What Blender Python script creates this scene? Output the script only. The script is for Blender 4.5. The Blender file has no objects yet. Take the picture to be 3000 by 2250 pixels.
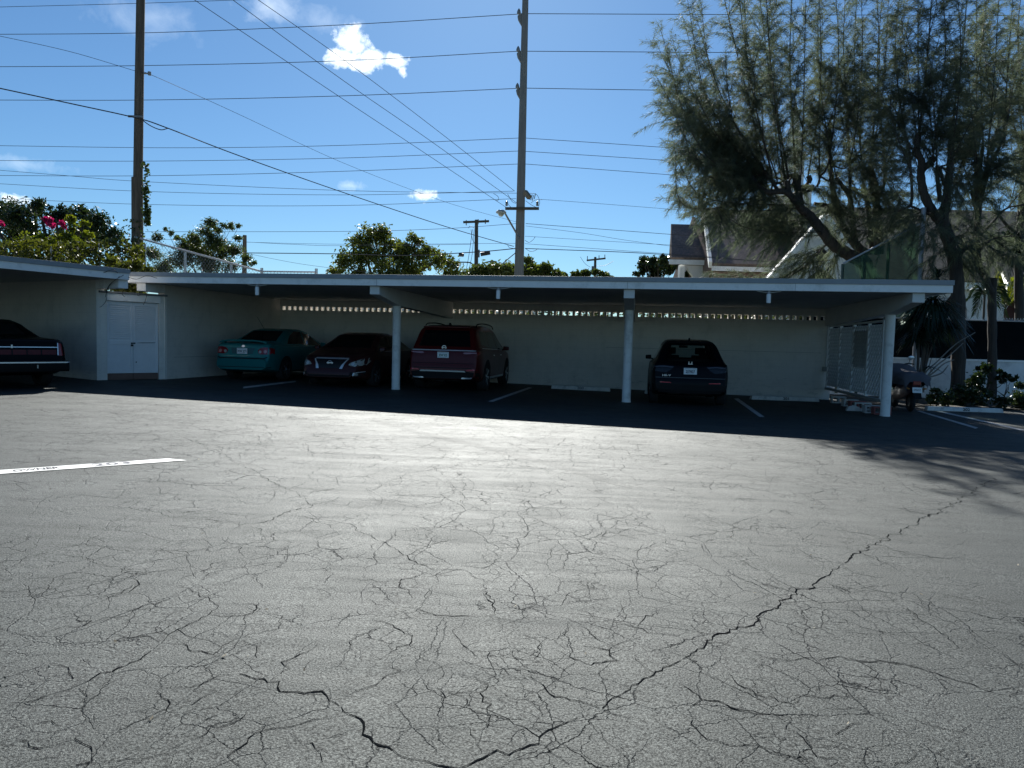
import bpy, bmesh, math, random
import numpy as np
from math import radians, sin, cos, pi, tan, atan2, sqrt
from mathutils import Vector, Matrix, geometry
from mathutils.bvhtree import BVHTree

SC = bpy.context.scene
COL = SC.collection
RNG = np.random.default_rng(7)
R = random.Random(11)

# ------------------------------------------------------------------ camera frame
F_PX, PITCH, ROLL, CAM_H = 2078.4, 0.0597, 0.0260, 1.38     # focal length in pixels of a 3000 px wide frame
CAM = np.array([0.0, 0.0, CAM_H])
FW = np.array([0, cos(PITCH), -sin(PITCH)])
_up = np.array([0, sin(PITCH), cos(PITCH)]); _rt = np.array([1.0, 0, 0])
RT = cos(ROLL) * _rt + sin(ROLL) * _up
UP = -sin(ROLL) * _rt + cos(ROLL) * _up

def gz(x):                       # the lot falls gently from left to right
    return -0.0155 * max(-14.0, min(12.5, x))
def ray(px, py):
    return FW + (px - 1500) / F_PX * RT - (py - 1125) / F_PX * UP
def at(px, py, d):               # the point a sight line meets at d metres ahead
    v = ray(px, py); t = d / v[1]
    return CAM + v * t
def gp(px, py, dz=0.0):          # ... where it meets the ground
    v = ray(px, py)
    t = (CAM_H - dz) / (-0.0155 * v[0] - v[2])
    p = CAM + v * t
    p[2] = gz(p[0]) + dz
    return p

# ------------------------------------------------------------------ the carport's own frame (a along the front, b to the back)
TH = -0.1714
U = np.array([cos(TH), sin(TH)]); NV = np.array([-sin(TH), cos(TH)])
O = np.array([-3.041, 18.529])
def cp(a, b, z=0.0):
    xy = O + a * U + b * NV
    return np.array([xy[0], xy[1], z])
def at_b(px, py, b):             # sight line meets the upright plane at depth b of the carport
    v = ray(px, py)
    t = (b - (CAM[:2] - O) @ NV) / (v[:2] @ NV)
    return CAM + v * t
BAY, OVER, COLT, SOFF, BEAMZ, BACKW, FASC = 5.965, 1.62, 2.224, 2.627, 2.413, 5.295, 0.247

# ------------------------------------------------------------------ materials
def nd(nt, typ, **kw):
    n = nt.nodes.new(typ)
    for k, v in kw.items():
        if k in n.inputs: n.inputs[k].default_value = v
        else: setattr(n, k, v)
    return n
def lk(nt, a, b): nt.links.new(a, b)
def ramp(nt, fac, stops):
    r = nt.nodes.new('ShaderNodeValToRGB')
    el = r.color_ramp.elements
    while len(el) < len(stops): el.new(0.5)
    for e, (p, c) in zip(el, stops):
        e.position = p; e.color = (*c, 1) if len(c) == 3 else c
    lk(nt, fac, r.inputs[0]); return r.outputs[0]
def math_n(nt, op, a, b=None, clamp=False):
    m = nt.nodes.new('ShaderNodeMath'); m.operation = op; m.use_clamp = clamp
    for i, v in enumerate((a, b)):
        if v is None: continue
        if hasattr(v, 'links'): lk(nt, v, m.inputs[i])
        else: m.inputs[i].default_value = v
    return m.outputs[0]
def mixc(nt, fac, a, b, blend='MIX'):
    m = nt.nodes.new('ShaderNodeMix'); m.data_type = 'RGBA'; m.blend_type = blend
    for s, v in ((0, fac), (6, a), (7, b)):
        if hasattr(v, 'links'): lk(nt, v, m.inputs[s])
        else: m.inputs[s].default_value = v if s == 0 else (*v, 1)
    return m.outputs[2]
def noise(nt, vec, scale, detail=3, rough=.5, out='Fac', dist=0):
    n = nd(nt, 'ShaderNodeTexNoise', Scale=scale, Detail=detail, Roughness=rough, Distortion=dist)
    lk(nt, vec, n.inputs['Vector']); return n.outputs[out]
_mats = {}
def mat(name, col, rough=.6, metal=0., var=.12, vscale=3., bump=0., bscale=40., spec=.5, coat=0., dirt=None, dscale=1.2):
    if name in _mats: return _mats[name]
    m = bpy.data.materials.new(name); m.use_nodes = True; nt = m.node_tree
    bs = nt.nodes['Principled BSDF']
    tc = nt.nodes.new('ShaderNodeTexCoord').outputs['Object']
    f = noise(nt, tc, vscale, 5, .6)
    lo = tuple(c * (1 - var) for c in col); hi = tuple(min(1, c * (1 + var)) for c in col)
    c = ramp(nt, f, [(.3, lo), (.7, hi)])
    if dirt:
        g = noise(nt, tc, dscale, 6, .65)
        d = ramp(nt, g, [(.5, (0, 0, 0)), (.72, (1, 1, 1))])
        c = mixc(nt, d, c, dirt)
    lk(nt, c, bs.inputs['Base Color'])
    bs.inputs['Roughness'].default_value = rough; bs.inputs['Metallic'].default_value = metal
    bs.inputs['Specular IOR Level'].default_value = spec; bs.inputs['Coat Weight'].default_value = coat
    bs.inputs['Coat Roughness'].default_value = .05
    if bump:
        b = nd(nt, 'ShaderNodeBump', Strength=bump, Distance=.01)
        lk(nt, noise(nt, tc, bscale, 4, .6), b.inputs['Height']); lk(nt, b.outputs[0], bs.inputs['Normal'])
    _mats[name] = m; return m
def block_wall(name, col, rough=.85):
    if name in _mats: return _mats[name]
    m = mat(name, col, rough, var=.035, vscale=.8, bump=.25, bscale=45, dirt=tuple(c * .86 for c in col), dscale=2.3); nt = m.node_tree; bs = nt.nodes['Principled BSDF']
    tc = nt.nodes.new('ShaderNodeTexCoord').outputs['Object']; sx = nt.nodes.new('ShaderNodeSeparateXYZ'); lk(nt, tc, sx.inputs[0])
    cb = nt.nodes.new('ShaderNodeCombineXYZ'); lk(nt, math_n(nt, 'ADD', sx.outputs[0], sx.outputs[1]), cb.inputs[0]); lk(nt, sx.outputs[2], cb.inputs[1])
    br = nd(nt, 'ShaderNodeTexBrick', **{'Scale': 1.0, 'Mortar Size': .006, 'Mortar Smooth': .6, 'Brick Width': .406, 'Row Height': .203}); lk(nt, cb.outputs[0], br.inputs['Vector'])
    src = bs.inputs['Base Color'].links[0].from_socket
    c = mixc(nt, math_n(nt, 'MULTIPLY', br.outputs['Fac'], .22), src, tuple(c * .55 for c in col))
    # scuffs low on the wall and thin runs below the cells
    mp = nt.nodes.new('ShaderNodeMapping'); mp.inputs['Scale'].default_value = (2.2, 2.2, 7.0); lk(nt, tc, mp.inputs['Vector'])
    low = ramp(nt, sx.outputs[2], [(.0, (1, 1, 1)), (.75, (0, 0, 0))])
    sc = ramp(nt, noise(nt, mp.outputs[0], 1.5, 6, .7), [(.56, (0, 0, 0)), (.66, (1, 1, 1))])
    c = mixc(nt, math_n(nt, 'MULTIPLY', math_n(nt, 'MULTIPLY', low, sc), .5), c, tuple(c * .42 for c in col))
    mp2 = nt.nodes.new('ShaderNodeMapping'); mp2.inputs['Scale'].default_value = (5.5, 5.5, .35); lk(nt, tc, mp2.inputs['Vector'])
    run = ramp(nt, noise(nt, mp2.outputs[0], 1.2, 4, .6), [(.58, (0, 0, 0)), (.72, (1, 1, 1))])
    c = mixc(nt, math_n(nt, 'MULTIPLY', run, .16), c, tuple(c * .5 for c in col))
    lk(nt, c, bs.inputs['Base Color']); return m
def leaf_mat(name, c1, c2, trans=.45, rough=.45, scale=1.3, c3=None, tcol=None):
    if name in _mats: return _mats[name]
    m = bpy.data.materials.new(name); m.use_nodes = True; nt = m.node_tree
    bs = nt.nodes['Principled BSDF']; out = nt.nodes['Material Output']
    tc = nt.nodes.new('ShaderNodeTexCoord').outputs['Object']
    f = noise(nt, tc, scale, 3, .6); g = noise(nt, tc, scale * 9, 2, .5)
    f2 = math_n(nt, 'ADD', math_n(nt, 'MULTIPLY', f, .6), math_n(nt, 'MULTIPLY', g, .4))
    st = [(.36, c1), (.62, c2)]
    if c3: st.append((.72, c3))
    c = ramp(nt, f2, st)
    lk(nt, c, bs.inputs['Base Color']); bs.inputs['Roughness'].default_value = rough
    bs.inputs['Specular IOR Level'].default_value = .4
    tr = nt.nodes.new('ShaderNodeBsdfTranslucent')
    lk(nt, mixc(nt, 1.0, c, tcol or (1.0, 1.0, .45), 'MULTIPLY'), tr.inputs['Color'])
    mx = nt.nodes.new('ShaderNodeMixShader'); mx.inputs[0].default_value = trans
    lk(nt, bs.outputs[0], mx.inputs[1]); lk(nt, tr.outputs[0], mx.inputs[2]); lk(nt, mx.outputs[0], out.inputs['Surface'])
    _mats[name] = m; return m
def glass_mat(name, tint, alpha, rough=.03):
    if name in _mats: return _mats[name]
    m = bpy.data.materials.new(name); m.use_nodes = True; nt = m.node_tree
    bs = nt.nodes['Principled BSDF']; out = nt.nodes['Material Output']
    bs.inputs['Base Color'].default_value = (.004, .005, .006, 1); bs.inputs['Roughness'].default_value = rough
    if alpha > 0:
        t = nt.nodes.new('ShaderNodeBsdfTransparent'); t.inputs[0].default_value = (*tint, 1)
        mx = nt.nodes.new('ShaderNodeMixShader'); mx.inputs[0].default_value = alpha
        lk(nt, bs.outputs[0], mx.inputs[1]); lk(nt, t.outputs[0], mx.inputs[2]); lk(nt, mx.outputs[0], out.inputs['Surface'])
    _mats[name] = m; return m

# ------------------------------------------------------------------ mesh helpers
class MB:
    def __init__(s): s.v = []; s.f = []
    def add(s, vs, fs):
        o = len(s.v); s.v += [tuple(map(float, p)) for p in vs]; s.f += [tuple(i + o for i in f) for f in fs]; return s
    def hexa(s, p):              # 8 points: bottom ring then top ring
        return s.add(p, [(3, 2, 1, 0), (4, 5, 6, 7), (0, 1, 5, 4), (1, 2, 6, 5), (2, 3, 7, 6), (3, 0, 4, 7)])
    def box(s, x0, x1, y0, y1, z0, z1):
        return s.hexa([(x0, y0, z0), (x1, y0, z0), (x1, y1, z0), (x0, y1, z0), (x0, y0, z1), (x1, y0, z1), (x1, y1, z1), (x0, y1, z1)])
    def tube(s, pts, rad, seg=6, cap=True):
        pts = [np.asarray(p, float) for p in pts]; n = len(pts)
        if not hasattr(rad, '__len__'): rad = [rad] * n
        vs = []; ref = np.array([.31, .17, .93])
        for i in range(n):
            t = pts[min(i + 1, n - 1)] - pts[max(i - 1, 0)]; t = t / (np.linalg.norm(t) + 1e-9)
            if abs(t @ ref) > .95: ref = np.array([1., 0, 0])
            a = np.cross(t, ref); a /= np.linalg.norm(a); b = np.cross(t, a)
            for k in range(seg):
                w = 2 * pi * k / seg; vs.append(pts[i] + rad[i] * (cos(w) * a + sin(w) * b))
        fs = [(i * seg + k, i * seg + (k + 1) % seg, (i + 1) * seg + (k + 1) % seg, (i + 1) * seg + k) for i in range(n - 1) for k in range(seg)]
        if cap: fs += [tuple(range(seg))[::-1], tuple(range((n - 1) * seg, n * seg))]
        return s.add(vs, fs)
    def bar(s, p, q, w, h):      # square bar between two points
        p, q = np.asarray(p, float), np.asarray(q, float); t = (q - p) / np.linalg.norm(q - p)
        up = np.array([0, 0, 1.]) if abs(t[2]) < .9 else np.array([0, 1., 0])
        a = np.cross(t, up); a /= np.linalg.norm(a); b = np.cross(a, t)
        c = [(-1, -1), (1, -1), (1, 1), (-1, 1)]
        return s.hexa([p + a * i * w / 2 + b * j * h / 2 for i, j in c] + [q + a * i * w / 2 + b * j * h / 2 for i, j in c])
    def prism(s, poly, f0, f1):  # poly of 2-D points, f0/f1 map a 2-D point to the two faces
        n = len(poly)
        return s.add([f0(*p) for p in poly] + [f1(*p) for p in poly],
                     [tuple(range(n))[::-1], tuple(range(n, 2 * n))] + [(i, (i + 1) % n, n + (i + 1) % n, n + i) for i in range(n)])
    def lathe(s, prof, seg=24, mtx=None):   # prof: (r, z)
        vs = []; 
        for r, z in prof:
            for k in range(seg):
                w = 2 * pi * k / seg; p = Vector((r * cos(w), r * sin(w), z)); vs.append(mtx @ p if mtx else p)
        n = len(prof)
        fs = [(i * seg + k, i * seg + (k + 1) % seg, (i + 1) * seg + (k + 1) % seg, (i + 1) * seg + k) for i in range(n - 1) for k in range(seg)]
        return s.add(vs, fs)
    def build(s, name, m, parent=None, smooth=False, angle=40, bevel=0):
        me = bpy.data.meshes.new(name); me.from_pydata(s.v, [], s.f)
        return finish(me, name, m, parent, smooth, angle, bevel)
def finish(me, name, m, parent=None, smooth=False, angle=40, bevel=0):
    bm = bmesh.new(); bm.from_mesh(me); bmesh.ops.recalc_face_normals(bm, faces=bm.faces)
    if bevel:
        eds = [e for e in bm.edges if len(e.link_faces) == 2 and e.calc_face_angle() > .6]
        bmesh.ops.bevel(bm, geom=eds, offset=bevel, segments=2, affect='EDGES', clamp_overlap=True, profile=.6)
    bm.to_mesh(me); bm.free()
    if smooth:
        me.polygons.foreach_set('use_smooth', [True] * len(me.polygons)); me.set_sharp_from_angle(angle=radians(angle))
    return link(me, name, m, parent)
def link(me, name, m, parent=None):
    o = bpy.data.objects.new(name, me); COL.objects.link(o)
    if m is not None: me.materials.append(m)
    if parent is not None:
        o.parent = parent
        if parent.name in WORLDP: o.matrix_parent_inverse = parent.matrix_basis.inverted()
    return o
def np_mesh(name, V, k, m, parent=None, smooth=False):     # V: (n*k, 3) loose polygons of k corners each
    n = len(V) // k; me = bpy.data.meshes.new(name)
    me.vertices.add(len(V)); me.vertices.foreach_set('co', np.ascontiguousarray(V, np.float32).ravel())
    me.loops.add(n * k); me.loops.foreach_set('vertex_index', np.arange(n * k, dtype=np.int32))
    me.polygons.add(n); me.polygons.foreach_set('loop_start', np.arange(0, n * k, k, dtype=np.int32))
    me.polygons.foreach_set('loop_total', np.full(n, k, np.int32)); me.update(); me.validate()
    return link(me, name, m, parent)
WORLDP = set()                   # empties whose parts are written in world coordinates
def empty(name, loc, rz=0., label=None, cat=None, group=None, world=False):
    o = bpy.data.objects.new(name, None); COL.objects.link(o); o.empty_display_size = .2
    o.location = [float(c) for c in loc]; o.rotation_euler = (0, 0, rz)
    if world: WORLDP.add(o.name)
    return tag(o, label, cat, group)
def tag(o, label=None, cat=None, group=None, kind=None):
    if label: o['label'] = label
    if cat: o['category'] = cat
    if group: o['group'] = group
    if kind: o['kind'] = kind
    return o
def struct(o): o['kind'] = 'structure'; return o
def copy_tree(o, parent=None):
    c = o.copy(); COL.objects.link(c)
    if parent is not None: c.parent = parent
    for ch in [x for x in bpy.data.objects if x.parent == o]: copy_tree(ch, c)
    return c
def text_mesh(name, s, size, m, mtx, parent=None, depth=.002, bold=0., align='CENTER', shear=0., stretch=1.):
    cu = bpy.data.curves.new(name, 'FONT'); cu.body = s; cu.size = size; cu.align_x = align; cu.align_y = 'CENTER'
    cu.extrude = depth; cu.offset = bold; cu.shear = shear; cu.resolution_u = 3
    o = bpy.data.objects.new(name, cu); COL.objects.link(o)
    dg = bpy.context.evaluated_depsgraph_get(); dg.update()
    me = bpy.data.meshes.new_from_object(o.evaluated_get(dg)); bpy.data.objects.remove(o)
    me.transform(mtx @ Matrix.Diagonal((stretch, 1, 1, 1))); me.materials.clear()
    me.name = name
    return link(me, name, m, parent)
def spline(pts, n=6):            # Catmull-Rom through the points
    P = [np.asarray(p, float) for p in pts]
    if len(P) < 3: return [P[0] + (P[-1] - P[0]) * i / n for i in range(n + 1)]
    P = [2 * P[0] - P[1]] + P + [2 * P[-1] - P[-2]]; out = []
    for i in range(1, len(P) - 2):
        a, b, c, d = P[i - 1:i + 3]
        for k in range(n):
            t = k / n
            out.append(.5 * ((2 * b) + (c - a) * t + (2 * a - 5 * b + 4 * c - d) * t * t + (3 * b - a - 3 * c + d) * t ** 3))
    out.append(P[-2]); return out
def unit(v):
    v = np.asarray(v, float); return v / (np.linalg.norm(v, axis=-1, keepdims=True) + 1e-9)
def leaf_quads(C, length, width, rng, up=.0, D=None):       # diamond leaf for every centre
    n = len(C); d = unit(rng.normal(size=(n, 3)) + np.array([0, 0, up])) if D is None else D
    s = unit(np.cross(d, rng.normal(size=(n, 3))))
    l = (length * rng.uniform(.6, 1.3, (n, 1))) / 2; w = (width * rng.uniform(.6, 1.3, (n, 1))) / 2
    V = np.stack([C - d * l, C + s * w - d * l * .1, C + d * l, C - s * w - d * l * .1], 1)
    return V.reshape(-1, 3)
# ------------------------------------------------------------------ look
SKY_STR, SKY_AIR, SKY_DUST, SKY_OZ = .065, 1.0, .2, 3.5
SKY_TINT = (.46, .65, .77)
EXPOSURE = 1.0
CLOUD_COL = (13.0, 14.0, 14.6)
A_LO, A_HI, A_ST, A_DK = (.013, .0150, .0143), (.030, .0330, .0318), (.038, .0415, .0398), (.010, .0112, .0108)
A_R0, A_R1, A_R2, A_SP, A_BUMP, A_BD = .655, .20, .16, .36, .9, .0055
# ================================================================== camera, world, sun
cam = bpy.data.cameras.new('camera'); cam_o = bpy.data.objects.new('camera', cam); COL.objects.link(cam_o)
cam.sensor_width = 36; cam.lens = F_PX / 3000 * 36; cam.clip_end = 3000; cam.clip_start = .05
cam_o.matrix_world = Matrix(((RT[0], UP[0], -FW[0], 0), (RT[1], UP[1], -FW[1], 0), (RT[2], UP[2], -FW[2], CAM_H), (0, 0, 0, 1)))
SC.camera = cam_o
SUN_EL, SUN_AZ = radians(36.2), radians(-2.5)           # azimuth measured from straight ahead, to the right
sd = Vector((sin(SUN_AZ) * cos(SUN_EL), cos(SUN_AZ) * cos(SUN_EL), sin(SUN_EL)))
sl = bpy.data.lights.new('sun', 'SUN'); sl.energy = 5.0; sl.angle = radians(.53); sl.color = (1.0, .985, .94)
so = bpy.data.objects.new('sun', sl); COL.objects.link(so); so.rotation_euler = sd.to_track_quat('Z', 'Y').to_euler(); so.location = (0, 10, 40)

wd = bpy.data.worlds.new('World'); SC.world = wd; wd.use_nodes = True; nt = wd.node_tree
bg = nt.nodes['Background']
sky = nt.nodes.new('ShaderNodeTexSky'); sky.sky_type = 'NISHITA'; sky.sun_disc = False
sky.sun_elevation = SUN_EL; sky.sun_rotation = SUN_AZ
sky.altitude = 0; sky.air_density = SKY_AIR; sky.dust_density = SKY_DUST; sky.ozone_density = SKY_OZ
bg.inputs['Strength'].default_value = SKY_STR
dirv = nt.nodes.new('ShaderNodeTexCoord').outputs['Generated']
def vdot(v):
    d = nt.nodes.new('ShaderNodeVectorMath'); d.operation = 'DOT_PRODUCT'; lk(nt, dirv, d.inputs[0]); d.inputs[1].default_value = v; return d.outputs['Value']
cloud = None
def cloud_at(px, py, lobes, soft, sc, seed, gain=1.0):
    """A cloud fixed in the sky: lobes (du, dv, ru, rv) in degrees about one direction, edges eaten by noise."""
    global cloud
    c = unit(ray(px, py)); r = unit(np.cross(c, [0, 0, 1.])); u = np.cross(r, c)
    k = 180 / pi
    x = math_n(nt, 'MULTIPLY', vdot(tuple(r)), k); y = math_n(nt, 'MULTIPLY', vdot(tuple(u)), k)
    front = math_n(nt, 'GREATER_THAN', vdot(tuple(c)), .6)
    tot = None
    for du, dv, ru, rv in lobes:
        a = math_n(nt, 'DIVIDE', math_n(nt, 'SUBTRACT', x, du), ru); b = math_n(nt, 'DIVIDE', math_n(nt, 'SUBTRACT', y, dv), rv)
        q = math_n(nt, 'ADD', math_n(nt, 'MULTIPLY', a, a), math_n(nt, 'MULTIPLY', b, b))
        g = math_n(nt, 'SUBTRACT', 1.0, math_n(nt, 'SQRT', q))
        tot = g if tot is None else math_n(nt, 'MAXIMUM', tot, g)
    cb = nt.nodes.new('ShaderNodeCombineXYZ'); lk(nt, x, cb.inputs[0]); lk(nt, y, cb.inputs[1]); cb.inputs[2].default_value = seed
    n1 = noise(nt, cb.outputs[0], sc, 9, .62, dist=.3)
    f = math_n(nt, 'ADD', tot, math_n(nt, 'MULTIPLY', math_n(nt, 'SUBTRACT', n1, .5), 2.6))
    f = math_n(nt, 'DIVIDE', f, soft, clamp=True)
    f = math_n(nt, 'MULTIPLY', math_n(nt, 'MULTIPLY', f, front), gain)
    cloud = f if cloud is None else math_n(nt, 'MAXIMUM', cloud, f)
cloud_at(1050, 155, [(-.55, .55, 1.35, 1.3), (-.9, -.35, 1.5, .9), (1.1, -.25, 1.4, .75), (2.8, -.25, .8, .6), (.2, -.75, 2.0, .6), (3.2, -.9, .35, .5)], .75, .95, 3.1)
cloud_at(1245, 572, [(0, 0, 1.3, .5)], .9, 1.3, 8.2, .8)
cloud_at(40, 582, [(0, -.1, 1.5, .42), (-1.4, .1, 1.0, .4)], .9, 1.2, 5.7, .9)
cloud_at(790, 20, [(0, 0, 2.4, 1.2)], 2.4, .6, 14.0, .55)
cloud_at(430, 55, [(0, 0, 3.4, 1.6)], 3.2, .5, 21.0, .4)
cloud_at(70, 480, [(0, 0, 2.2, .5)], 2.6, .8, 27.0, .4)
cloud_at(1030, 545, [(0, 0, 1.2, .5)], 2.4, .9, 31.0, .5)
cloud_at(1000, 70, [(-1, 0, 3, .9)], 3.0, .7, 41.0, .35)
sk = mixc(nt, 1.0, sky.outputs[0], SKY_TINT, 'MULTIPLY')      # a cleaner, deeper blue air
cc = mixc(nt, cloud, sk, CLOUD_COL)
lk(nt, cc, bg.inputs['Color'])
SC.view_settings.view_transform = 'Standard'; SC.view_settings.look = 'None'; SC.view_settings.gamma = 1.0
SC.view_settings.exposure = EXPOSURE
SC.cycles.max_bounces = 5; SC.cycles.transparent_max_bounces = 8; SC.cycles.use_denoising = True
SC.cycles.sample_clamp_indirect = 6.0

# ================================================================== ground
def asphalt(name='asphalt', crazed=1.0, spec=1.0, dark=1.0):
    m = bpy.data.materials.new(name); m.use_nodes = True; nt = m.node_tree
    bs = nt.nodes['Principled BSDF']; tc = nt.nodes.new('ShaderNodeTexCoord').outputs['Object']
    def mp(scale, rot=0.):
        n = nt.nodes.new('ShaderNodeMapping'); n.inputs['Scale'].default_value = scale; n.inputs['Rotation'].default_value = (0, 0, rot)
        lk(nt, tc, n.inputs['Vector']); return n.outputs[0]
    big = noise(nt, tc, .33, 4, .55)
    streak = noise(nt, mp((.22, 3.2, 1), radians(14)), 1.0, 5, .62, dist=.6)
    streak2 = noise(nt, mp((.5, 9, 1), radians(20)), 1.0, 4, .6, dist=.4)
    patch = noise(nt, tc, 1.4, 5, .6)
    c = ramp(nt, big, [(.3, A_LO), (.7, A_HI)])
    c = mixc(nt, math_n(nt, 'MULTIPLY', ramp(nt, streak, [(.38, (0, 0, 0)), (.68, (1, 1, 1))]), .75), c, A_ST)
    c = mixc(nt, math_n(nt, 'MULTIPLY', ramp(nt, patch, [(.45, (0, 0, 0)), (.75, (1, 1, 1))]), .35), c, A_DK)
    # aggregate
    vo = nd(nt, 'ShaderNodeTexVoronoi', Scale=95.0); lk(nt, tc, vo.inputs['Vector'])
    grit = noise(nt, tc, 120, 2, .6)
    stone = ramp(nt, grit, [(.32, (.30, .30, .30)), (.5, (.9, .9, .9)), (.70, (2.3, 2.3, 2.25))])
    c = mixc(nt, 1.0, c, stone, 'MULTIPLY')
    # hairline crazing in two sizes, only in worn zones
    zz_a = noise(nt, tc, .30, 3, .6); zz_b = noise(nt, tc, 2.6, 2, .6)
    jit = nd(nt, 'ShaderNodeTexNoise', Scale=26.0, Detail=2, Roughness=.6); lk(nt, tc, jit.inputs['Vector'])
    jv = nt.nodes.new('ShaderNodeVectorMath'); jv.operation = 'MULTIPLY_ADD'; lk(nt, jit.outputs['Color'], jv.inputs[0]); jv.inputs[1].default_value = (.032, .032, .032); lk(nt, tc, jv.inputs[2])
    def craze(scale, width, warp, za, lo, hi):
        w = nd(nt, 'ShaderNodeTexNoise', Scale=warp, Detail=1, Roughness=.5); lk(nt, tc, w.inputs['Vector'])
        v = nt.nodes.new('ShaderNodeVectorMath'); v.operation = 'MULTIPLY_ADD'
        lk(nt, w.outputs['Color'], v.inputs[0]); v.inputs[1].default_value = (.22 / scale,) * 3; lk(nt, jv.outputs[0], v.inputs[2])
        vr = nd(nt, 'ShaderNodeTexVoronoi', feature='DISTANCE_TO_EDGE', Scale=scale); lk(nt, v.outputs[0], vr.inputs['Vector'])
        f = math_n(nt, 'ADD', math_n(nt, 'MULTIPLY', zz_a, za), math_n(nt, 'MULTIPLY', zz_b, 1 - za))
        zz = ramp(nt, f, [(lo, (0, 0, 0)), (hi, (1, 1, 1))])
        d = math_n(nt, 'DIVIDE', vr.outputs['Distance'], width * scale, clamp=True)
        return math_n(nt, 'MULTIPLY', math_n(nt, 'SUBTRACT', 1.0, d), zz)
    k1 = craze(1.35, .0036, 2.2, .5, .42, .54); k2 = craze(3.4, .0030, 5.2, .5, .42, .56); k3 = craze(8.5, .0020, 12., .5, .47, .58)
    k = math_n(nt, 'MAXIMUM', math_n(nt, 'MAXIMUM', k1, k2), math_n(nt, 'MULTIPLY', k3, .8))
    k = math_n(nt, 'MULTIPLY', k, crazed)
    if dark != 1: c = mixc(nt, 1.0, c, (dark,) * 3, 'MULTIPLY')
    c = mixc(nt, math_n(nt, 'MULTIPLY', k, .62), c, (.009, .010, .011))
    lk(nt, c, bs.inputs['Base Color'])
    r = math_n(nt, 'ADD', A_R0, math_n(nt, 'MULTIPLY', math_n(nt, 'SUBTRACT', streak, .5), A_R1)); r = math_n(nt, 'ADD', r, math_n(nt, 'MULTIPLY', math_n(nt, 'SUBTRACT', streak2, .5), .22)); r = math_n(nt, 'ADD', r, math_n(nt, 'MULTIPLY', math_n(nt, 'SUBTRACT', patch, .5), A_R2))
    lk(nt, r, bs.inputs['Roughness']); bs.inputs['Specular Tint'].default_value = (.92, 1.0, .955, 1)
    gs = ramp(nt, grit, [(.34, (.35, .35, .35)), (.66, (1.65, 1.65, 1.65))])
    sp = math_n(nt, 'MULTIPLY', math_n(nt, 'MULTIPLY', math_n(nt, 'SUBTRACT', 1.0, k), A_SP * spec), gs); lk(nt, sp, bs.inputs['Specular IOR Level'])
    h = math_n(nt, 'ADD', math_n(nt, 'MULTIPLY', noise(nt, tc, 110, 3, .7), 1.0), math_n(nt, 'MULTIPLY', noise(nt, tc, 300, 1, .5), .45))
    h = math_n(nt, 'SUBTRACT', h, math_n(nt, 'MULTIPLY', k, 1.5))
    b = nd(nt, 'ShaderNodeBump', Strength=A_BUMP, Distance=A_BD); lk(nt, h, b.inputs['Height']); lk(nt, b.outputs[0], bs.inputs['Normal'])
    return m
M_ASPH = asphalt()
def sheet(name, xs, ys, m, dz=0., kind='structure'):
    b = MB(); vs = [(x, y, gz(x) + dz) for y in ys for x in xs]; n = len(xs)
    b.add(vs, [(j * n + i, j * n + i + 1, (j + 1) * n + i + 1, (j + 1) * n + i) for j in range(len(ys) - 1) for i in range(n - 1)])
    o = b.build(name, m); o['kind'] = kind; return o
ground = sheet('ground', [-400, -14, 12.5, 400], [-40, 0, 40, 900], mat('far_soil', (.10, .11, .06), .95, bump=.3, bscale=8))
lot = sheet('parking_lot', [-30, -14, 12.5, 30], [-25, 26.0], M_ASPH, .004)

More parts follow.
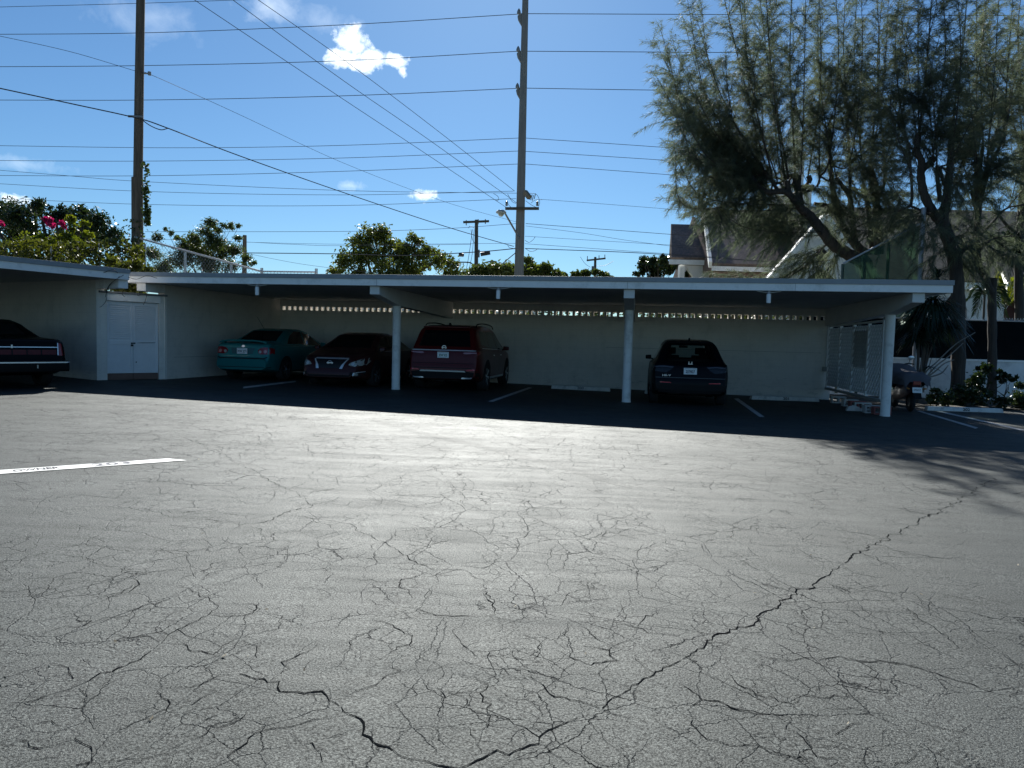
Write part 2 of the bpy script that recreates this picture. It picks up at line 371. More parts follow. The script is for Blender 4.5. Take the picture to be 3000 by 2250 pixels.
def on_lot(px, py): return gp(px, py)
def crack_ribbons(name, lines, m, jag=.02, step=.03, dz=.0065):
    V = []; rr = np.random.default_rng(5)
    for w, pts in lines:
        w = w * (.40 if w < .012 else .36)
        P = [gp(*p) for p in pts]
        # resample
        Q = [P[0]]
        for p in P[1:]:
            d = np.linalg.norm(p - Q[-1])
            while d > step:
                Q.append(Q[-1] + (p - Q[-1]) * step / d); d = np.linalg.norm(p - Q[-1])
        Q = np.array(Q); n = len(Q)
        if n < 3: continue
        t = np.gradient(Q[:, :2], axis=0); nn = np.stack([-t[:, 1], t[:, 0]], 1); nn /= np.linalg.norm(nn, axis=1, keepdims=True) + 1e-9
        j1 = np.interp(np.arange(n), np.arange(0, n + 3, 3), rr.normal(size=len(np.arange(0, n + 3, 3)))) * jag * .85
        j1 += np.interp(np.arange(n), np.arange(0, n + 11, 11), rr.normal(size=len(np.arange(0, n + 11, 11)))) * jag * .7
        j2 = rr.normal(size=n) * jag * .42
        win = np.clip(np.minimum(np.arange(n), np.arange(n)[::-1]) / 5.0, 0, 1)
        c = Q[:, :2] + nn * ((j1 + j2) * win)[:, None]
        lowf = np.interp(np.arange(n), np.arange(0, n + 7, 7), rr.normal(1, .32, size=len(np.arange(0, n + 7, 7))))
        ww = w * np.clip(lowf * rr.uniform(.65, 1.35, n), .55, 1.6)
        ends = np.minimum(np.arange(n), np.arange(n)[::-1]) / 4.0; ww *= np.clip(ends, .5, 1) * np.clip(1.15 - Q[:, 1] * .06, .45, 1)
        a = c + nn * (ww * rr.uniform(.25, .75, n))[:, None]; b = c - nn * (ww * rr.uniform(.25, .75, n))[:, None]
        for i in range(n - 1):
            for q in (a[i], b[i], b[i + 1], a[i + 1]): V.append((q[0], q[1], gz(q[0]) + dz))
        if n > 14:                                       # short side cracks
            for _ in range(int(n / 26)):
                i = rr.integers(3, n - 3); s = rr.choice([-1, 1]); L = rr.uniform(.08, .45); p = c[i].copy(); ang = rr.uniform(-.7, .7)
                dirn = nn[i] * s; dirn = np.array([dirn[0] * cos(ang) - dirn[1] * sin(ang), dirn[0] * sin(ang) + dirn[1] * cos(ang)])
                q = p; k = int(L / .04) + 1
                for e in range(k):
                    q2 = q + dirn * .04 + rr.normal(size=2) * .012; wq = w * .45 * (1 - e / k) + .0015
                    sd_ = np.array([-dirn[1], dirn[0]]) * wq / 2
                    for z in (q + sd_, q - sd_, q2 - sd_ * .8, q2 + sd_ * .8): V.append((z[0], z[1], gz(z[0]) + dz - .001))
                    q = q2
    return np_mesh(name, np.array(V), 4, m)
def zc(ox, oy, s, *pts): return [(ox + x * s, oy + y * s) for x, y in pts]
k4 = lambda *p: zc(0, 1650, .452, *p)
k5 = lambda *p: zc(1000, 1650, .452, *p)
k6 = lambda *p: zc(2000, 1650, .452, *p)
k1 = lambda *p: zc(0, 1100, .452, *p)
k2 = lambda *p: zc(1000, 1100, .452, *p)
k3 = lambda *p: zc(2000, 1100, .452, *p)
CRACKS = [
 (.014, k4((0,958),(120,925),(330,858),(500,818),(740,705),(905,612),(1043,525))), (.011, k4((1043,525),(1100,460),(1210,408),(1355,340),(1395,280),(1375,235),(1320,205),(1240,190),(1145,140))),
 (.011, k1((1145,1355),(1165,1325),(1290,1275),(1425,1225),(1590,1185))), (.009, k1((1590,1185),(1515,1125),(1535,1105),(1715,1065))), (.007, k1((1590,1185),(1750,1180))),
 (.014, k4((1043,525),(1130,545),(1240,570),(1380,600),(1490,640))), (.006, k4((1490,640),(1650,620),(1760,630),(1850,640))),
 (.010, k4((1015,840),(1060,800),(1220,795),(1310,755),(1420,735),(1555,725))), (.019, k4((1555,725),(1660,768),(1750,770),(1920,850),(2140,880),(2212,940))),
 (.017, k5((0,940),(30,990),(100,1020),(180,1110),(280,1190),(400,1265),(480,1298))), (.015, k5((450,1275),(560,1285),(700,1298),(830,1283),(910,1248),(1220,1200),(1290,1160),(1420,1100),(1500,1040),(1620,985),(1625,955))),
 (.013, k5((1225,740),(1360,835),(1480,890),(1550,935),(1690,948))), (.016, k5((1690,948),(1740,890),(1800,850),(1950,775),(2030,725),(2170,660),(2212,630))),
 (.019, k6((0,630),(60,590),(190,520),(320,435),(420,390),(490,335),(600,285),(740,190),(870,125),(1050,5))),
 (.024, k3((1050,1220),(1150,1165),(1340,1050),(1520,960),(1600,910),(1780,820),(1970,700),(2030,665))),
 (.011, k6((0,498),(60,495),(190,520),(290,520),(440,560),(535,620))), (.013, k6((535,620),(710,635),(900,618),(1050,628),(1200,660),(1470,668),(1600,710),(1880,820),(2110,870))), (.010, k6((2110,870),(2170,828),(2212,830))),
 (.007, k6((535,640),(495,690),(520,740))), (.006, k6((1215,665),(1225,720),(1250,770))),
 (.013, k5((0,865),(90,850),(110,830),(220,790),(270,740),(410,700))), (.007, k5((410,700),(520,690),(650,680),(780,655),(900,655))),
 (.013, k2((60,965),(220,1050),(400,1160),(500,1215),(610,1270))), (.010, k2((610,1270),(740,1265),(850,1285),(960,1360),(915,1410),(940,1470),(1000,1540))), (.010, k2((610,1270),(440,1305),(400,1335),(390,1365),(470,1460))),
 (.008, k2((740,1265),(790,1230),(920,1245),(1000,1195),(930,1120))), (.008, k2((0,1318),(150,1338),(300,1335),(400,1335))),
 (.014, k1((1240,415),(1420,510),(1600,605),(1740,685),(1855,740))), (.010, k1((1740,685),(1855,740),(1940,790),(1985,800))), (.009, k1((1850,745),(1940,720),(2020,680),(2020,640),(2085,600),(2150,585))),
 (.015, k1((1500,960),(1580,985),(1750,940),(1920,875),(2110,825),(2212,790))), (.010, k1((1580,985),(1680,1000),(1700,1035),(1720,1065))), (.010, k1((1880,800),(1940,785),(2100,745),(2200,730))),
 (.010, k1((420,850),(620,855),(840,865),(980,900),(1110,925),(1450,928))), (.008, k1((450,965),(540,990),(620,960))),
 (.012, k2((1030,490),(1150,555),(1300,610),(1400,660),(1480,690),(1530,705))), (.010, k2((1530,710),(1380,745),(1240,785),(1160,820),(1160,840))), (.009, k2((1530,700),(1700,705),(1850,715),(1970,735))),
 (.011, k2((1035,490),(880,540),(700,595),(450,640),(280,700))), (.010, k2((1570,335),(1450,375),(1300,415),(1100,470),(1035,490))), (.009, k2((820,460),(680,510),(500,550))),
 (.010, k2((610,600),(680,660),(770,670),(910,655))), (.009, k2((780,680),(800,715),(790,770),(830,805),(770,850))), (.008, k2((0,700),(150,660),(320,595),(440,655))),
 (.009, k2((220,820),(430,850),(620,870))), (.007, k2((430,850),(380,895))), (.010, k2((930,945),(1050,905),(1120,885),(1300,890))),
 (.010, k2((1280,1140),(1360,1120),(1500,1095),(1650,1070),(1720,1030),(1890,1000),(2100,1060),(2212,1060))), (.009, k2((2100,1060),(2095,1095),(1900,1140))), (.008, k2((1880,910),(1960,960),(1900,1000))),
 (.010, k2((1420,1500),(1475,1430),(1540,1390),(1680,1345),(1690,1310))), (.006, k2((1690,1310),(1820,1310))), (.009, k2((545,1000),(580,1015),(560,1060))), (.010, k2((450,1120),(520,1150),(530,1170))),
 (.011, k3((0,980),(220,1005),(340,1005),(450,995),(500,985),(690,992),(820,988),(1000,1010),(1190,1030),(1320,1065))), (.008, k3((220,1005),(225,1035),(100,1045),(0,1050))),
 (.009, k3((280,1165),(430,1230),(500,1265),(680,1320))), (.010, k3((0,640),(50,610),(250,600),(350,570),(460,550),(570,505))), (.009, k3((480,760),(580,815),(700,845),(760,855))), (.008, k3((900,840),(1050,850),(1180,855))),
 (.009, k3((970,630),(1150,630),(1280,605),(1380,595))), (.010, k3((1120,835),(1200,805),(1300,800))), (.009, k3((1850,815),(2000,820),(2212,825))), (.008, k3((2095,925),(2190,915),(2212,900))),
 (.012, k6((30,950),(105,1010),(65,1070),(200,1150),(380,1190),(480,1195),(600,1275),(700,1265),(800,1275),(870,1265))), (.011, k6((870,1265),(800,1175),(815,1150),(765,1080),(670,995),(740,975),(870,995),(910,950))), (.010, k6((870,1265),(1000,1278))),
 (.011, k6((0,800),(70,830),(125,890),(290,925),(400,980),(510,1018),(590,995),(670,995))), (.009, k6((125,890),(40,945),(20,930))), (.008, k6((270,700),(400,805),(520,860),(610,885),(650,920),(740,935),(760,870))),
 (.008, k6((1300,210),(1380,270),(1455,295))), (.010, k6((1455,295),(1545,375),(1580,420),(1690,480),(1800,570))), (.007, k6((1800,570),(1900,560),(2050,545))), (.007, k6((1580,420),(1430,412))),
 (.008, k6((870,135),(1030,160),(1120,190),(1230,180),(1390,205),(1520,198),(1640,190),(1800,240),(2000,270))), (.007, k6((1040,280),(1180,305),(1320,330))), (.007, k6((900,330),(1100,400),(1230,445),(1320,460),(1450,485))),
 (.010, k6((980,1125),(1050,1065),(1140,1040),(1190,1048))), (.010, k6((1290,1165),(1340,1130),(1390,1110),(1540,1100))), (.011, k6((1170,1250),(1220,1235),(1290,1232))), (.009, k6((800,1160),(1000,1190),(1170,1250),(1180,1320))),
 (.009, k6((1510,1020),(1600,1065),(1700,1070),(1820,1105),(1820,1070),(1890,1045))), (.010, k6((1370,1320),(1390,1275),(1490,1275),(1520,1240))), (.009, k6((1650,1245),(1695,1205),(1880,1250))), (.008, k6((860,830),(880,815),(950,812))),
 (.008, k6((700,848),(760,865),(1060,875),(1220,885))), (.009, k6((910,950),(1010,940),(1110,935),(1180,985),(1350,1000),(1450,1030))), (.008, k6((400,1165),(470,1120),(540,1105),(650,1130))),
 (.012, k4((490,1320),(600,1295),(640,1300),(870,1235),(1160,1235),(1100,1320))), (.010, k4((600,1295),(575,1225),(560,1165),(480,1145))), (.012, k4((1560,1327),(1430,1250),(1600,1130),(1730,1100),(1900,1045),(2200,1000))), (.008, k4((1430,1250),(1280,1220))),
 (.011, k4((0,1220),(165,1140),(180,1185),(280,1200),(480,1145),(560,1095))), (.010, k4((80,1325),(220,1285),(400,1265),(405,1215))), (.009, k4((60,1078),(180,1055),(360,1025),(410,1078))), (.009, k4((0,550),(130,490),(240,485))),
 (.010, k4((280,465),(400,430),(545,412),(470,372),(475,335),(415,330))), (.009, k4((545,412),(700,355),(850,335),(1000,270),(1040,265),(1160,215))), (.009, k4((475,335),(620,250),(800,205),(880,145),(1010,130))), (.010, k4((740,465),(850,500),(1000,475),(1043,525))),
 (.009, k4((690,535),(760,560),(870,590),(905,600))), (.009, k4((320,655),(400,690),(420,730),(495,770))), (.008, k4((55,655),(210,635),(340,605),(560,590))), (.009, k4((510,818),(540,840),(575,880))), (.008, k4((545,900),(575,935),(700,910),(870,885))),
 (.010, k4((1015,840),(1090,905),(1075,985),(1000,1020),(930,1055))), (.009, k4((1075,985),(1200,935),(1420,830))), (.009, k4((1555,725),(1590,690))), (.011, k4((1750,770),(1890,680),(1845,640),(1980,600),(2060,530))), (.008, k4((1975,690),(2050,625),(2212,625))),
 (.009, k4((1380,600),(1440,540),(1580,510),(1670,465),(1820,455),(1850,425),(1815,380),(1835,350))), (.008, k4((1580,510),(1690,550),(1650,605),(1680,635))), (.009, k4((1360,340),(1500,360),(1640,330),(1710,285),(1680,260),(1400,265))), (.008, k4((1710,285),(1820,270))),
 (.009, k4((1110,1210),(1280,1140),(1400,1075),(1530,1035),(1590,960),(1700,925))), (.008, k4((1670,1035),(1740,995),(1850,990),(1945,945))), (.009, k4((1880,1115),(1930,1160),(1950,1200),(2060,1190),(2100,1240),(2090,1310))), (.008, k4((610,985),(615,1040),(680,1068))), (.007, k4((720,1120),(790,1040),(800,1155))),
 (.010, k5((200,375),(370,410),(415,465),(445,510),(435,540),(320,548),(240,640))), (.010, k5((650,680),(690,740),(620,810),(500,800))), (.010, k5((650,680),(575,620),(545,600),(545,550),(640,540))), (.008, k5((620,810),(690,895))), (.009, k5((720,440),(725,470),(860,570),(885,630))), (.008, k5((720,440),(790,415),(800,360))),
 (.010, k5((990,350),(810,348),(630,355),(565,320),(430,285))), (.008, k5((990,350),(1100,385),(1290,380))), (.009, k5((920,200),(940,250),(1000,320),(990,350))), (.009, k5((1180,470),(1280,525),(1240,580),(1295,660),(1220,668),(1130,630),(1095,590),(1115,550))), (.008, k5((955,515),(1100,460),(1140,430))),
 (.010, k5((1400,570),(1440,590),(1510,655),(1650,680),(1765,620),(1740,555),(1560,545))), (.009, k5((1510,655),(1415,715),(1425,745))), (.011, k5((1900,620),(1950,665),(2030,722))), (.009, k5((1740,552),(1790,540),(1910,500),(1960,475))), (.010, k5((1700,375),(1800,395),(1920,415),(2020,455),(2170,470),(2212,490))), (.009, k5((1920,415),(1990,350),(2060,350),(2080,310),(2140,290))),
 (.010, k5((1005,650),(1030,690),(1110,745),(1160,765),(1225,740))), (.008, k5((860,740),(940,800),(920,870),(990,920),(1000,1000),(940,1080))), (.008, k5((750,720),(850,740),(940,710))), (.009, k5((300,950),(400,925),(520,930),(640,930),(655,950))), (.008, k5((740,975),(820,930),(820,875),(650,830))), (.012, k5((395,925),(415,918),(440,930))),
 (.008, k5((690,1050),(730,1080),(850,1090),(880,1170),(915,1245))), (.011, k5((1670,1080),(1720,1140),(1800,1210),(1850,1270),(1890,1320))), (.008, k5((1800,1210),(1940,1195))), (.009, k5((1290,1170),(1380,1240),(1480,1315))), (.008, k5((1220,1080),(1360,1090))), (.007, k5((1690,955),(1800,1000),(1890,1020))), (.007, k5((2000,755),(2212,860))), (.007, k5((1900,870),(1990,920),(2130,905),(2212,918))),
 (.008, k5((0,590),(50,560),(110,570),(60,480),(230,430))), (.008, k5((330,650),(345,700),(420,705))), (.008, k5((180,240),(210,285),(330,280))), (.008, k5((1640,370),(1590,320),(1480,300))), (.007, k5((1810,270),(1845,380))), (.008, k5((1500,400),(1440,480),(1370,520))),
 (.008, k1((0,1220),(110,1190),(300,1150),(420,1125))), (.011, k1((640,1212),(760,1245),(860,1275),(960,1300))), (.008, k1((850,1300),(860,1340),(890,1365),(830,1395),(700,1425),(560,1480))), (.010, k1((0,1405),(80,1410),(250,1390),(400,1390))), (.008, k1((830,1095),(960,1050),(900,1030))), (.007, k1((880,1030),(940,985),(1100,960))), (.008, k1((1100,1095),(1170,1105),(1250,1050),(1300,1080))), (.006, k1((720,775),(770,755))), (.007, k1((420,675),(460,705))), (.007, k1((220,328),(450,310),(740,285))),
]
crack_o = crack_ribbons('pavement_crack', CRACKS, mat('crack_dark', (.008, .009, .010), 1.0, spec=0))
struct(crack_o)
# smoother re-sealed strips
def strip(name, pts, w, m, dz):
    P = [gp(*p) for p in pts]; b = MB(); vs = []
    for i, p in enumerate(P):
        t = P[min(i + 1, len(P) - 1)] - P[max(0, i - 1)]; n = np.array([-t[1], t[0], 0]); n /= np.linalg.norm(n)
        for s in (-1, 1): q = p + n * s * w / 2; vs.append((q[0], q[1], gz(q[0]) + dz))
    b.add(vs, [(2 * i, 2 * i + 1, 2 * i + 3, 2 * i + 2) for i in range(len(P) - 1)]); return b.build(name, m)
m_seal = asphalt('sealed_asphalt', .25, .80, .85)
pts = spline([(1090, 1231), (1250, 1272), (1440, 1318), (1650, 1370), (1850, 1432)], 14)
def rag(pts, w):
    rr = np.random.default_rng(6); b = MB(); P = [gp(*p) for p in pts]; n = len(P); vs = []
    for i, p in enumerate(P):
        t = P[min(i + 1, n - 1)] - P[max(0, i - 1)]; q = np.array([-t[1], t[0], 0]); q /= np.linalg.norm(q); e = min(1, min(i, n - 1 - i) / 5 + .15)
        for s_ in (-1, 1): z = p + q * s_ * w * e / 2 * rr.uniform(.7, 1.2); vs.append((z[0], z[1], gz(z[0]) + .0052))
    b.add(vs, [(2 * i, 2 * i + 1, 2 * i + 3, 2 * i + 2) for i in range(n - 1)]); return b.build('sealed_joint', m_seal)
struct(rag(pts, .17))
# specks of leaf and grit blown over the lot
rr = np.random.default_rng(77); V = []
for _ in range(60):
    p = gp(rr.uniform(-50, 3050), 1180 + 900 * rr.uniform() ** 2.2 + 60); a = rr.uniform(0, 2 * pi); l = rr.uniform(.004, .014); w = l * rr.uniform(.3, .6); u = np.array([cos(a), sin(a), 0]); v = np.array([-sin(a), cos(a), 0])
    z = np.array([0, 0, .010]); V += [p - u * l + z, p - v * w + z + [0, 0, .004], p + u * l + z + [0, 0, .008], p + v * w + z]
lit = np_mesh('leaf_litter', np.array(V), 4, leaf_mat('dry_leaf', (.10, .075, .04), (.32, .28, .2), .1, .7, 3.0)); tag(lit, 'dry leaf specks and grit scattered thinly over the sunlit asphalt', 'leaf litter', kind='stuff')

# painted stall lines under the roof
m_line = mat('road_paint', (.42, .42, .41), .7, var=.25, vscale=14, dirt=(.10, .10, .10), dscale=9)
def quad_marking(name, c, m, dz=.0085):
    b = MB(); b.add([gp(*p) + np.array([0, 0, dz]) for p in c], [(0, 1, 2, 3)]); return b.build(name, m)
for c in ([(712, 1139), (868, 1120), (866, 1116), (713, 1134)], [(1429, 1177), (1444, 1178), (1560, 1137), (1549, 1135)],
          [(2149, 1168), (2224, 1222), (2240, 1222.5), (2163, 1168)], [(2686, 1205), (2858, 1257), (2866, 1254), (2695, 1204)],
          [(2742, 1206), (2990, 1262), (3010, 1262), (2760, 1206)]):
    struct(quad_marking('parking_line', c, m_line))

# the bright lettered stall line in the sun
m_wh = mat('fresh_white_paint', (.80, .80, .76), .6, var=.06, vscale=9, dirt=(.45, .45, .43), dscale=7)
m_st = mat('stencil_black', (.035, .035, .045), .8, var=.3, vscale=20)
m_worn = mat('worn_stencil', (.13, .13, .15), .85, var=.5, vscale=30)
A1, B1 = gp(-40, 1388), gp(524, 1347.5); du = unit((B1 - A1)[:2]); ang = atan2(du[1], du[0])
B0, B2 = gp(513, 1343.6), gp(529, 1351.5); W1 = .21
L1 = empty('stall_stripe', (A1[0], A1[1], gz(A1[0])), ang, 'bright white painted stripe stencilled OWNER 203 on the sunlit pavement', 'painted line')
LEN = float(np.linalg.norm((B1 - A1)[:2])); sl_ = -tan(.0155) * cos(ang)
L1.rotation_euler = Matrix.Rotation(ang, 4, 'Z').to_euler()
def lift(x): return sl_ * x
b = MB(); b.add([(0, -W1 / 2, .0085), (LEN + .05, -W1 / 2, lift(LEN) + .0085), (LEN - .08, W1 / 2, lift(LEN) + .0085), (0, W1 / 2, .0085)], [(0, 1, 2, 3)]); b.build('stripe', m_wh, L1)
def lay(name, txt, c0, c1, size, m):
    xa, xb = (float((gp(*c)[:2] - A1[:2]) @ du) for c in (c0, c1)); x = (xa + xb) / 2
    t = Matrix.Translation((x, 0, lift(x) + .0105)) @ Matrix.Rotation(math.atan(-sl_), 4, 'Y')
    probe = text_mesh(name, txt, size, m, Matrix.Identity(4), None, 0, bold=.004); w = probe.dimensions.x or 1.0
    xs = [v.co.x for v in probe.data.vertices]; w = max(xs) - min(xs); bpy.data.objects.remove(probe)
    text_mesh(name, txt, size, m, t, L1, 0, bold=.004, stretch=(xb - xa) / w)
lay('number', '203', (270, 1364), (383, 1356.5), .20, m_worn); lay('lettering', 'OWNER', (35, 1381), (173, 1371.5), .15, m_st)
# ================================================================== carport
m_wall = block_wall('painted_block_wall', (.73, .695, .64))
m_white = mat('white_trim', (.86, .85, .83), .6, var=.04, vscale=3, dirt=(.6, .6, .58), dscale=2.2, bump=.08, bscale=60)
m_band = mat('grey_roof_edge', (.27, .285, .30), .55, var=.08, vscale=4)
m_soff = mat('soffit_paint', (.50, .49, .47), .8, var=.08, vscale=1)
m_col = mat('column_paint', (.70, .70, .68), .65, var=.05, vscale=5, dirt=(.45, .44, .42), dscale=3, bump=.1, bscale=30)
ROOT = empty('carport', (O[0], O[1], 0), TH, 'long white flat-roofed carport with three round columns and vent holes along its back wall', 'carport')
A_L = float((at_b(366, 810, -OVER - .08)[:2] - O) @ U); A_R = 2 * BAY + .61
# roof slab, fascia, metal edge
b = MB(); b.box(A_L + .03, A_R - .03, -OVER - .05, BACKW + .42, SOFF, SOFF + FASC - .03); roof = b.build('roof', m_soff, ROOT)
b = MB(); z0, z1 = SOFF - .012, SOFF + .142
b.box(A_L, A_R, -OVER - .09, -OVER - .0505, z0, z1); b.box(A_L, A_L + .0295, -OVER - .05, BACKW + .42, z0, z1); b.box(A_R - .0295, A_R, -OVER - .05, BACKW + .42, z0, z1)
b.build('fascia', m_white, ROOT, bevel=.004)
b = MB(); z0, z1 = SOFF + .1425, SOFF + FASC
b.box(A_L - .015, A_R + .015, -OVER - .115, -OVER - .0505, z0, z1); b.box(A_L - .015, A_L + .0295, -OVER - .05, BACKW + .45, z0, z1); b.box(A_R - .0295, A_R + .015, -OVER - .05, BACKW + .45, z0, z1)
b.box(A_L + .03, A_R - .03, BACKW + .421, BACKW + .45, z0, z1)
b.build('roof_edge', m_band, ROOT, bevel=.004)
for px in (1103, 1838, 2330):
    b = MB(); a_ = float((at_b(px, 830, -OVER - .09)[:2] - O) @ U); b.box(a_, a_ + .006, -OVER - .0925, -OVER - .0905, SOFF - .01, SOFF + .14); b.build('board_joint', mat('joint_dark', (.25, .25, .25), .9), ROOT)  # thin dark strip marks each joint between fascia boards
# drip line under the fascia
b = MB(); b.box(A_L + .03, A_R - .03, -OVER - .045, -OVER - .02, SOFF - .02, SOFF - .001); b.build('drip_strip', mat('drip_dark', (.16, .16, .16), .7), ROOT)
# columns
for i in range(3):
    b = MB(); x = i * BAY; zb = gz((O + x * U)[0]) - .05
    b.lathe([(0, zb), (.113, zb), (.113, zb + .07), (.108, zb + .09), (.106, 1.0), (.108, COLT), (0, COLT)], 28, Matrix.Translation((x, 0, 0)))
    b.build('column', m_col, ROOT, True)
# beams with tapered noses
zw = 2.10
for i in range(-1, 3):
    x = i * BAY if i >= 0 else -6.185
    top = SOFF - .0005
    P = [(-OVER, BEAMZ), (-OVER, top), (BACKW, top), (BACKW, zw), (.12, COLT), (-.12, COLT)]
    if i < 0: P = [(-OVER, BEAMZ), (-OVER, top), (-.861, top), (-.861, BEAMZ - .0)]
    b = MB(); w = .12 if i >= 0 else .125
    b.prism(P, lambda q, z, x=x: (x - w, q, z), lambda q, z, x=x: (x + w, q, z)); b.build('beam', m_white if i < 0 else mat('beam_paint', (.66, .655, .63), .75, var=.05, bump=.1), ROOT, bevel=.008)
# back wall with its row of open block cells
vz = at_b(1332, 912, BACKW)[2]; VW, VH, PT = .125, .128, .2032
def a_of(px, py=912): return float((at_b(px, py, BACKW)[:2] - O) @ U)
cells = []
for p0, p1 in ((817, 1225), (1332, 1835), (1876, 2424)):
    a0, a1 = a_of(p0), a_of(p1); n = int(round((a1 - a0) / PT))
    cells += [a0 + k * PT for k in range(n + 1)]
b = MB(); y0, y1, xl, xr = BACKW, BACKW + .2, -6.27, 2 * BAY + .12
b.box(xl, xr, y0, y1, -.6, vz - VH / 2); b.box(xl, xr, y0, y1, vz + VH / 2, SOFF - .001)
e = xl
for c in sorted(cells):
    b.box(e, c - VW / 2, y0, y1, vz - VH / 2, vz + VH / 2); e = c + VW / 2
b.box(e, xr, y0, y1, vz - VH / 2, vz + VH / 2)
b.build('back_wall', m_wall, ROOT)
# dark skirting where asphalt was brushed on the wall, faint mortar joints
b = MB(); b.box(xl + .2, xr, BACKW - .006, BACKW - .0005, -.4, .155); 
b = MB()
b.box(5.2, xr - .3, BACKW - .004, BACKW - .0005, 1.27, 1.282)
b.build('wall_joint', mat('joint_grey', (.42, .40, .37), .9), ROOT)
# left end wall
b = MB(); b.box(-6.27, -6.07, -.86, BACKW - .001, -.6, SOFF - .001); b.build('end_wall', m_wall, ROOT)
b = MB(); b.box(-6.0695, -6.064, -.5, 2.5, .72, .732); b.build('wall_joint', mat('joint_grey', (0, 0, 0)), ROOT)
# electric box and conduit near the right corner of the back wall
pb = at_b(2418, 1081, BACKW); ab = float((pb[:2] - O) @ U)
eb = empty('outlet_box', (*cp(ab, BACKW)[:2], pb[2]), TH, 'small grey outlet box on the back wall at the bottom of a thin conduit', 'outlet box')
b = MB(); b.box(-.09, .09, -.06, -.001, -.07, .07); b.build('box', mat('dull_grey_metal', (.30, .30, .29), .6, .3), eb, bevel=.008)
b = MB(); b.tube([(0, -.02, .0705), (0, -.02, vz - pb[2] - .12)], .012, 8); b.tube([(.0905, -.02, -.0), (.35, -.02, .02)], .012, 8); b.build('conduit', mat('conduit_grey', (.42, .41, .39), .6), eb, True)

# short white cylinders hanging under the roof edge
m_cyl = mat('white_plastic', (.82, .82, .82), .4, var=.02)
LBL = ['short white cylinder hanging under the roof edge above the teal sedan', 'short white cylinder hanging under the roof edge between the first and second columns', 'short white cylinder hanging under the roof edge to the right of the dark crossover']
proto = None
for i, px in enumerate((753.5, 1460, 2253)):
    p = at_b(px, 850, -OVER - .02); loc = (p[0], p[1], SOFF - .02)
    if proto is None:
        proto = empty('hanging_fixture', loc, TH, LBL[0], 'fixture', 'white cylinders under the roof edge')
        b = MB(); b.lathe([(0, -.062), (.03, -.062), (.03, 0), (0, 0)], 16); b.build('mount', mat('grey_mount', (.35, .36, .38), .6), proto, True)
        b = MB(); b.lathe([(.028, -.255), (.038, -.25), (.046, -.255), (.047, -.0625), (0, -.0625)], 20); b.lathe([(0, -.20), (.028, -.2), (.028, -.255)], 20); b.build('shade', m_cyl, proto, True)
        b = MB(); b.tube(spline([(-.25, 0, -.002), (-.12, 0, -.02), (0, 0, -.03), (.12, 0, -.02), (.25, 0, -.002)], 5), .006, 5); b.build('cable', m_white, proto)
    else:
        c = copy_tree(proto); c.location = loc; c['label'] = LBL[i]

# ================================================================== lattice screen on blocks at the right end
LA = 2 * BAY
ls = empty('lattice_screen', (*cp(LA, 0)[:2], 0), TH, 'white diamond lattice screen standing on concrete blocks behind the right-hand column', 'lattice screen')
zt_, zb_ = 2.02, .30
def zlow(y): return zb_ + .0 * y
b = MB()
y0, y1 = .35, BACKW - .15
pt = .19; h = zt_ - zb_; n = int((y1 - y0 + h) / pt)
for lay_, (sx, x) in enumerate(((1, .012), (-1, -.012))):
    for k in range(n + 1):
        s = y0 - h + k * pt if sx > 0 else y0 + k * pt
        t0, t1 = 0., h
        if sx > 0: ya, yb = s, s + h
        else: ya, yb = s, s - h
        # clip to [y0, y1]
        def clipt(y): return (y - ya) / (yb - ya)
        ts = sorted((clipt(y0), clipt(y1))); a0 = max(0, ts[0]); a1 = min(1, ts[1])
        if a1 - a0 < .02: continue
        P = lambda t: (x, ya + (yb - ya) * t, zb_ + h * t)
        b.bar(P(a0), P(a1), .046, .008)
b.build('lattice', mat('lattice_white', (.50, .50, .48), .7, var=.1), ls)
b = MB()
for y in (y0, 1.45, 2.7, 3.95, y1):
    b = MB(); b.box(-.035, .035, y - .035, y + .035, zb_ - .06, zt_ + .05); b.build('post', mat('lattice_post', (.74, .74, .72), .7), ls)
b = MB(); b.box(-.05, .05, y0 - .12, y1 + .1, zb_ - .13, zb_ - .0605); b.build('sill', mat('sill_wood', (.30, .29, .27), .8), ls, bevel=.006)
b = MB(); b.box(-.04, .04, y0 - .05, y1 + .05, zt_ + .0505, zt_ + .10); b.build('top_rail', mat('lattice_post', (0, 0, 0)), ls)
b = MB(); b.box(-.008, .008, 1.5, 2.66, .95, 1.9); b.build('backing_panel', mat('dark_mesh_panel', (.07, .08, .085), .8), ls).location = (.05, 0, 0)
# the hollow blocks below it
m_blk = mat('concrete_block', (.55, .54, .52), .9, var=.12, vscale=6, bump=.4, bscale=60, dirt=(.3, .29, .28), dscale=6)
m_redblk = mat('red_painted_block', (.30, .10, .09), .9, var=.15, vscale=6)
def block(name, y, rot, label, m=m_blk, x=0.0, tip=False):
    w = cp(LA + x, y); e = empty(name, (w[0], w[1], gz(w[0]) + .006), TH + rot, label, 'concrete block', 'blocks under the lattice screen')
    b = MB(); L, D, H, t = .39, .19, .19, .032      # shell with two open cells facing the viewer
    b.box(-L / 2, L / 2, -D / 2, D / 2, 0, t); b.box(-L / 2, L / 2, -D / 2, D / 2, H - t, H)
    for q in (-L / 2, -t / 2, L / 2 - t): b.box(q, q + t, -D / 2, D / 2, t, H - t)
    o = b.build('shell', m, e, bevel=.004)
    if tip: e.rotation_euler = (radians(0), radians(90), TH + rot); e.location.z += .195
    return e
block('concrete_block', .75, .1, 'hollow concrete block lying nearest the right-hand column below the lattice', x=-.05)
block('concrete_block', 1.65, -.15, 'grey hollow block set second from the column under the lattice sill')
block('concrete_block', 2.75, .1, 'grey hollow block under the middle of the lattice sill')
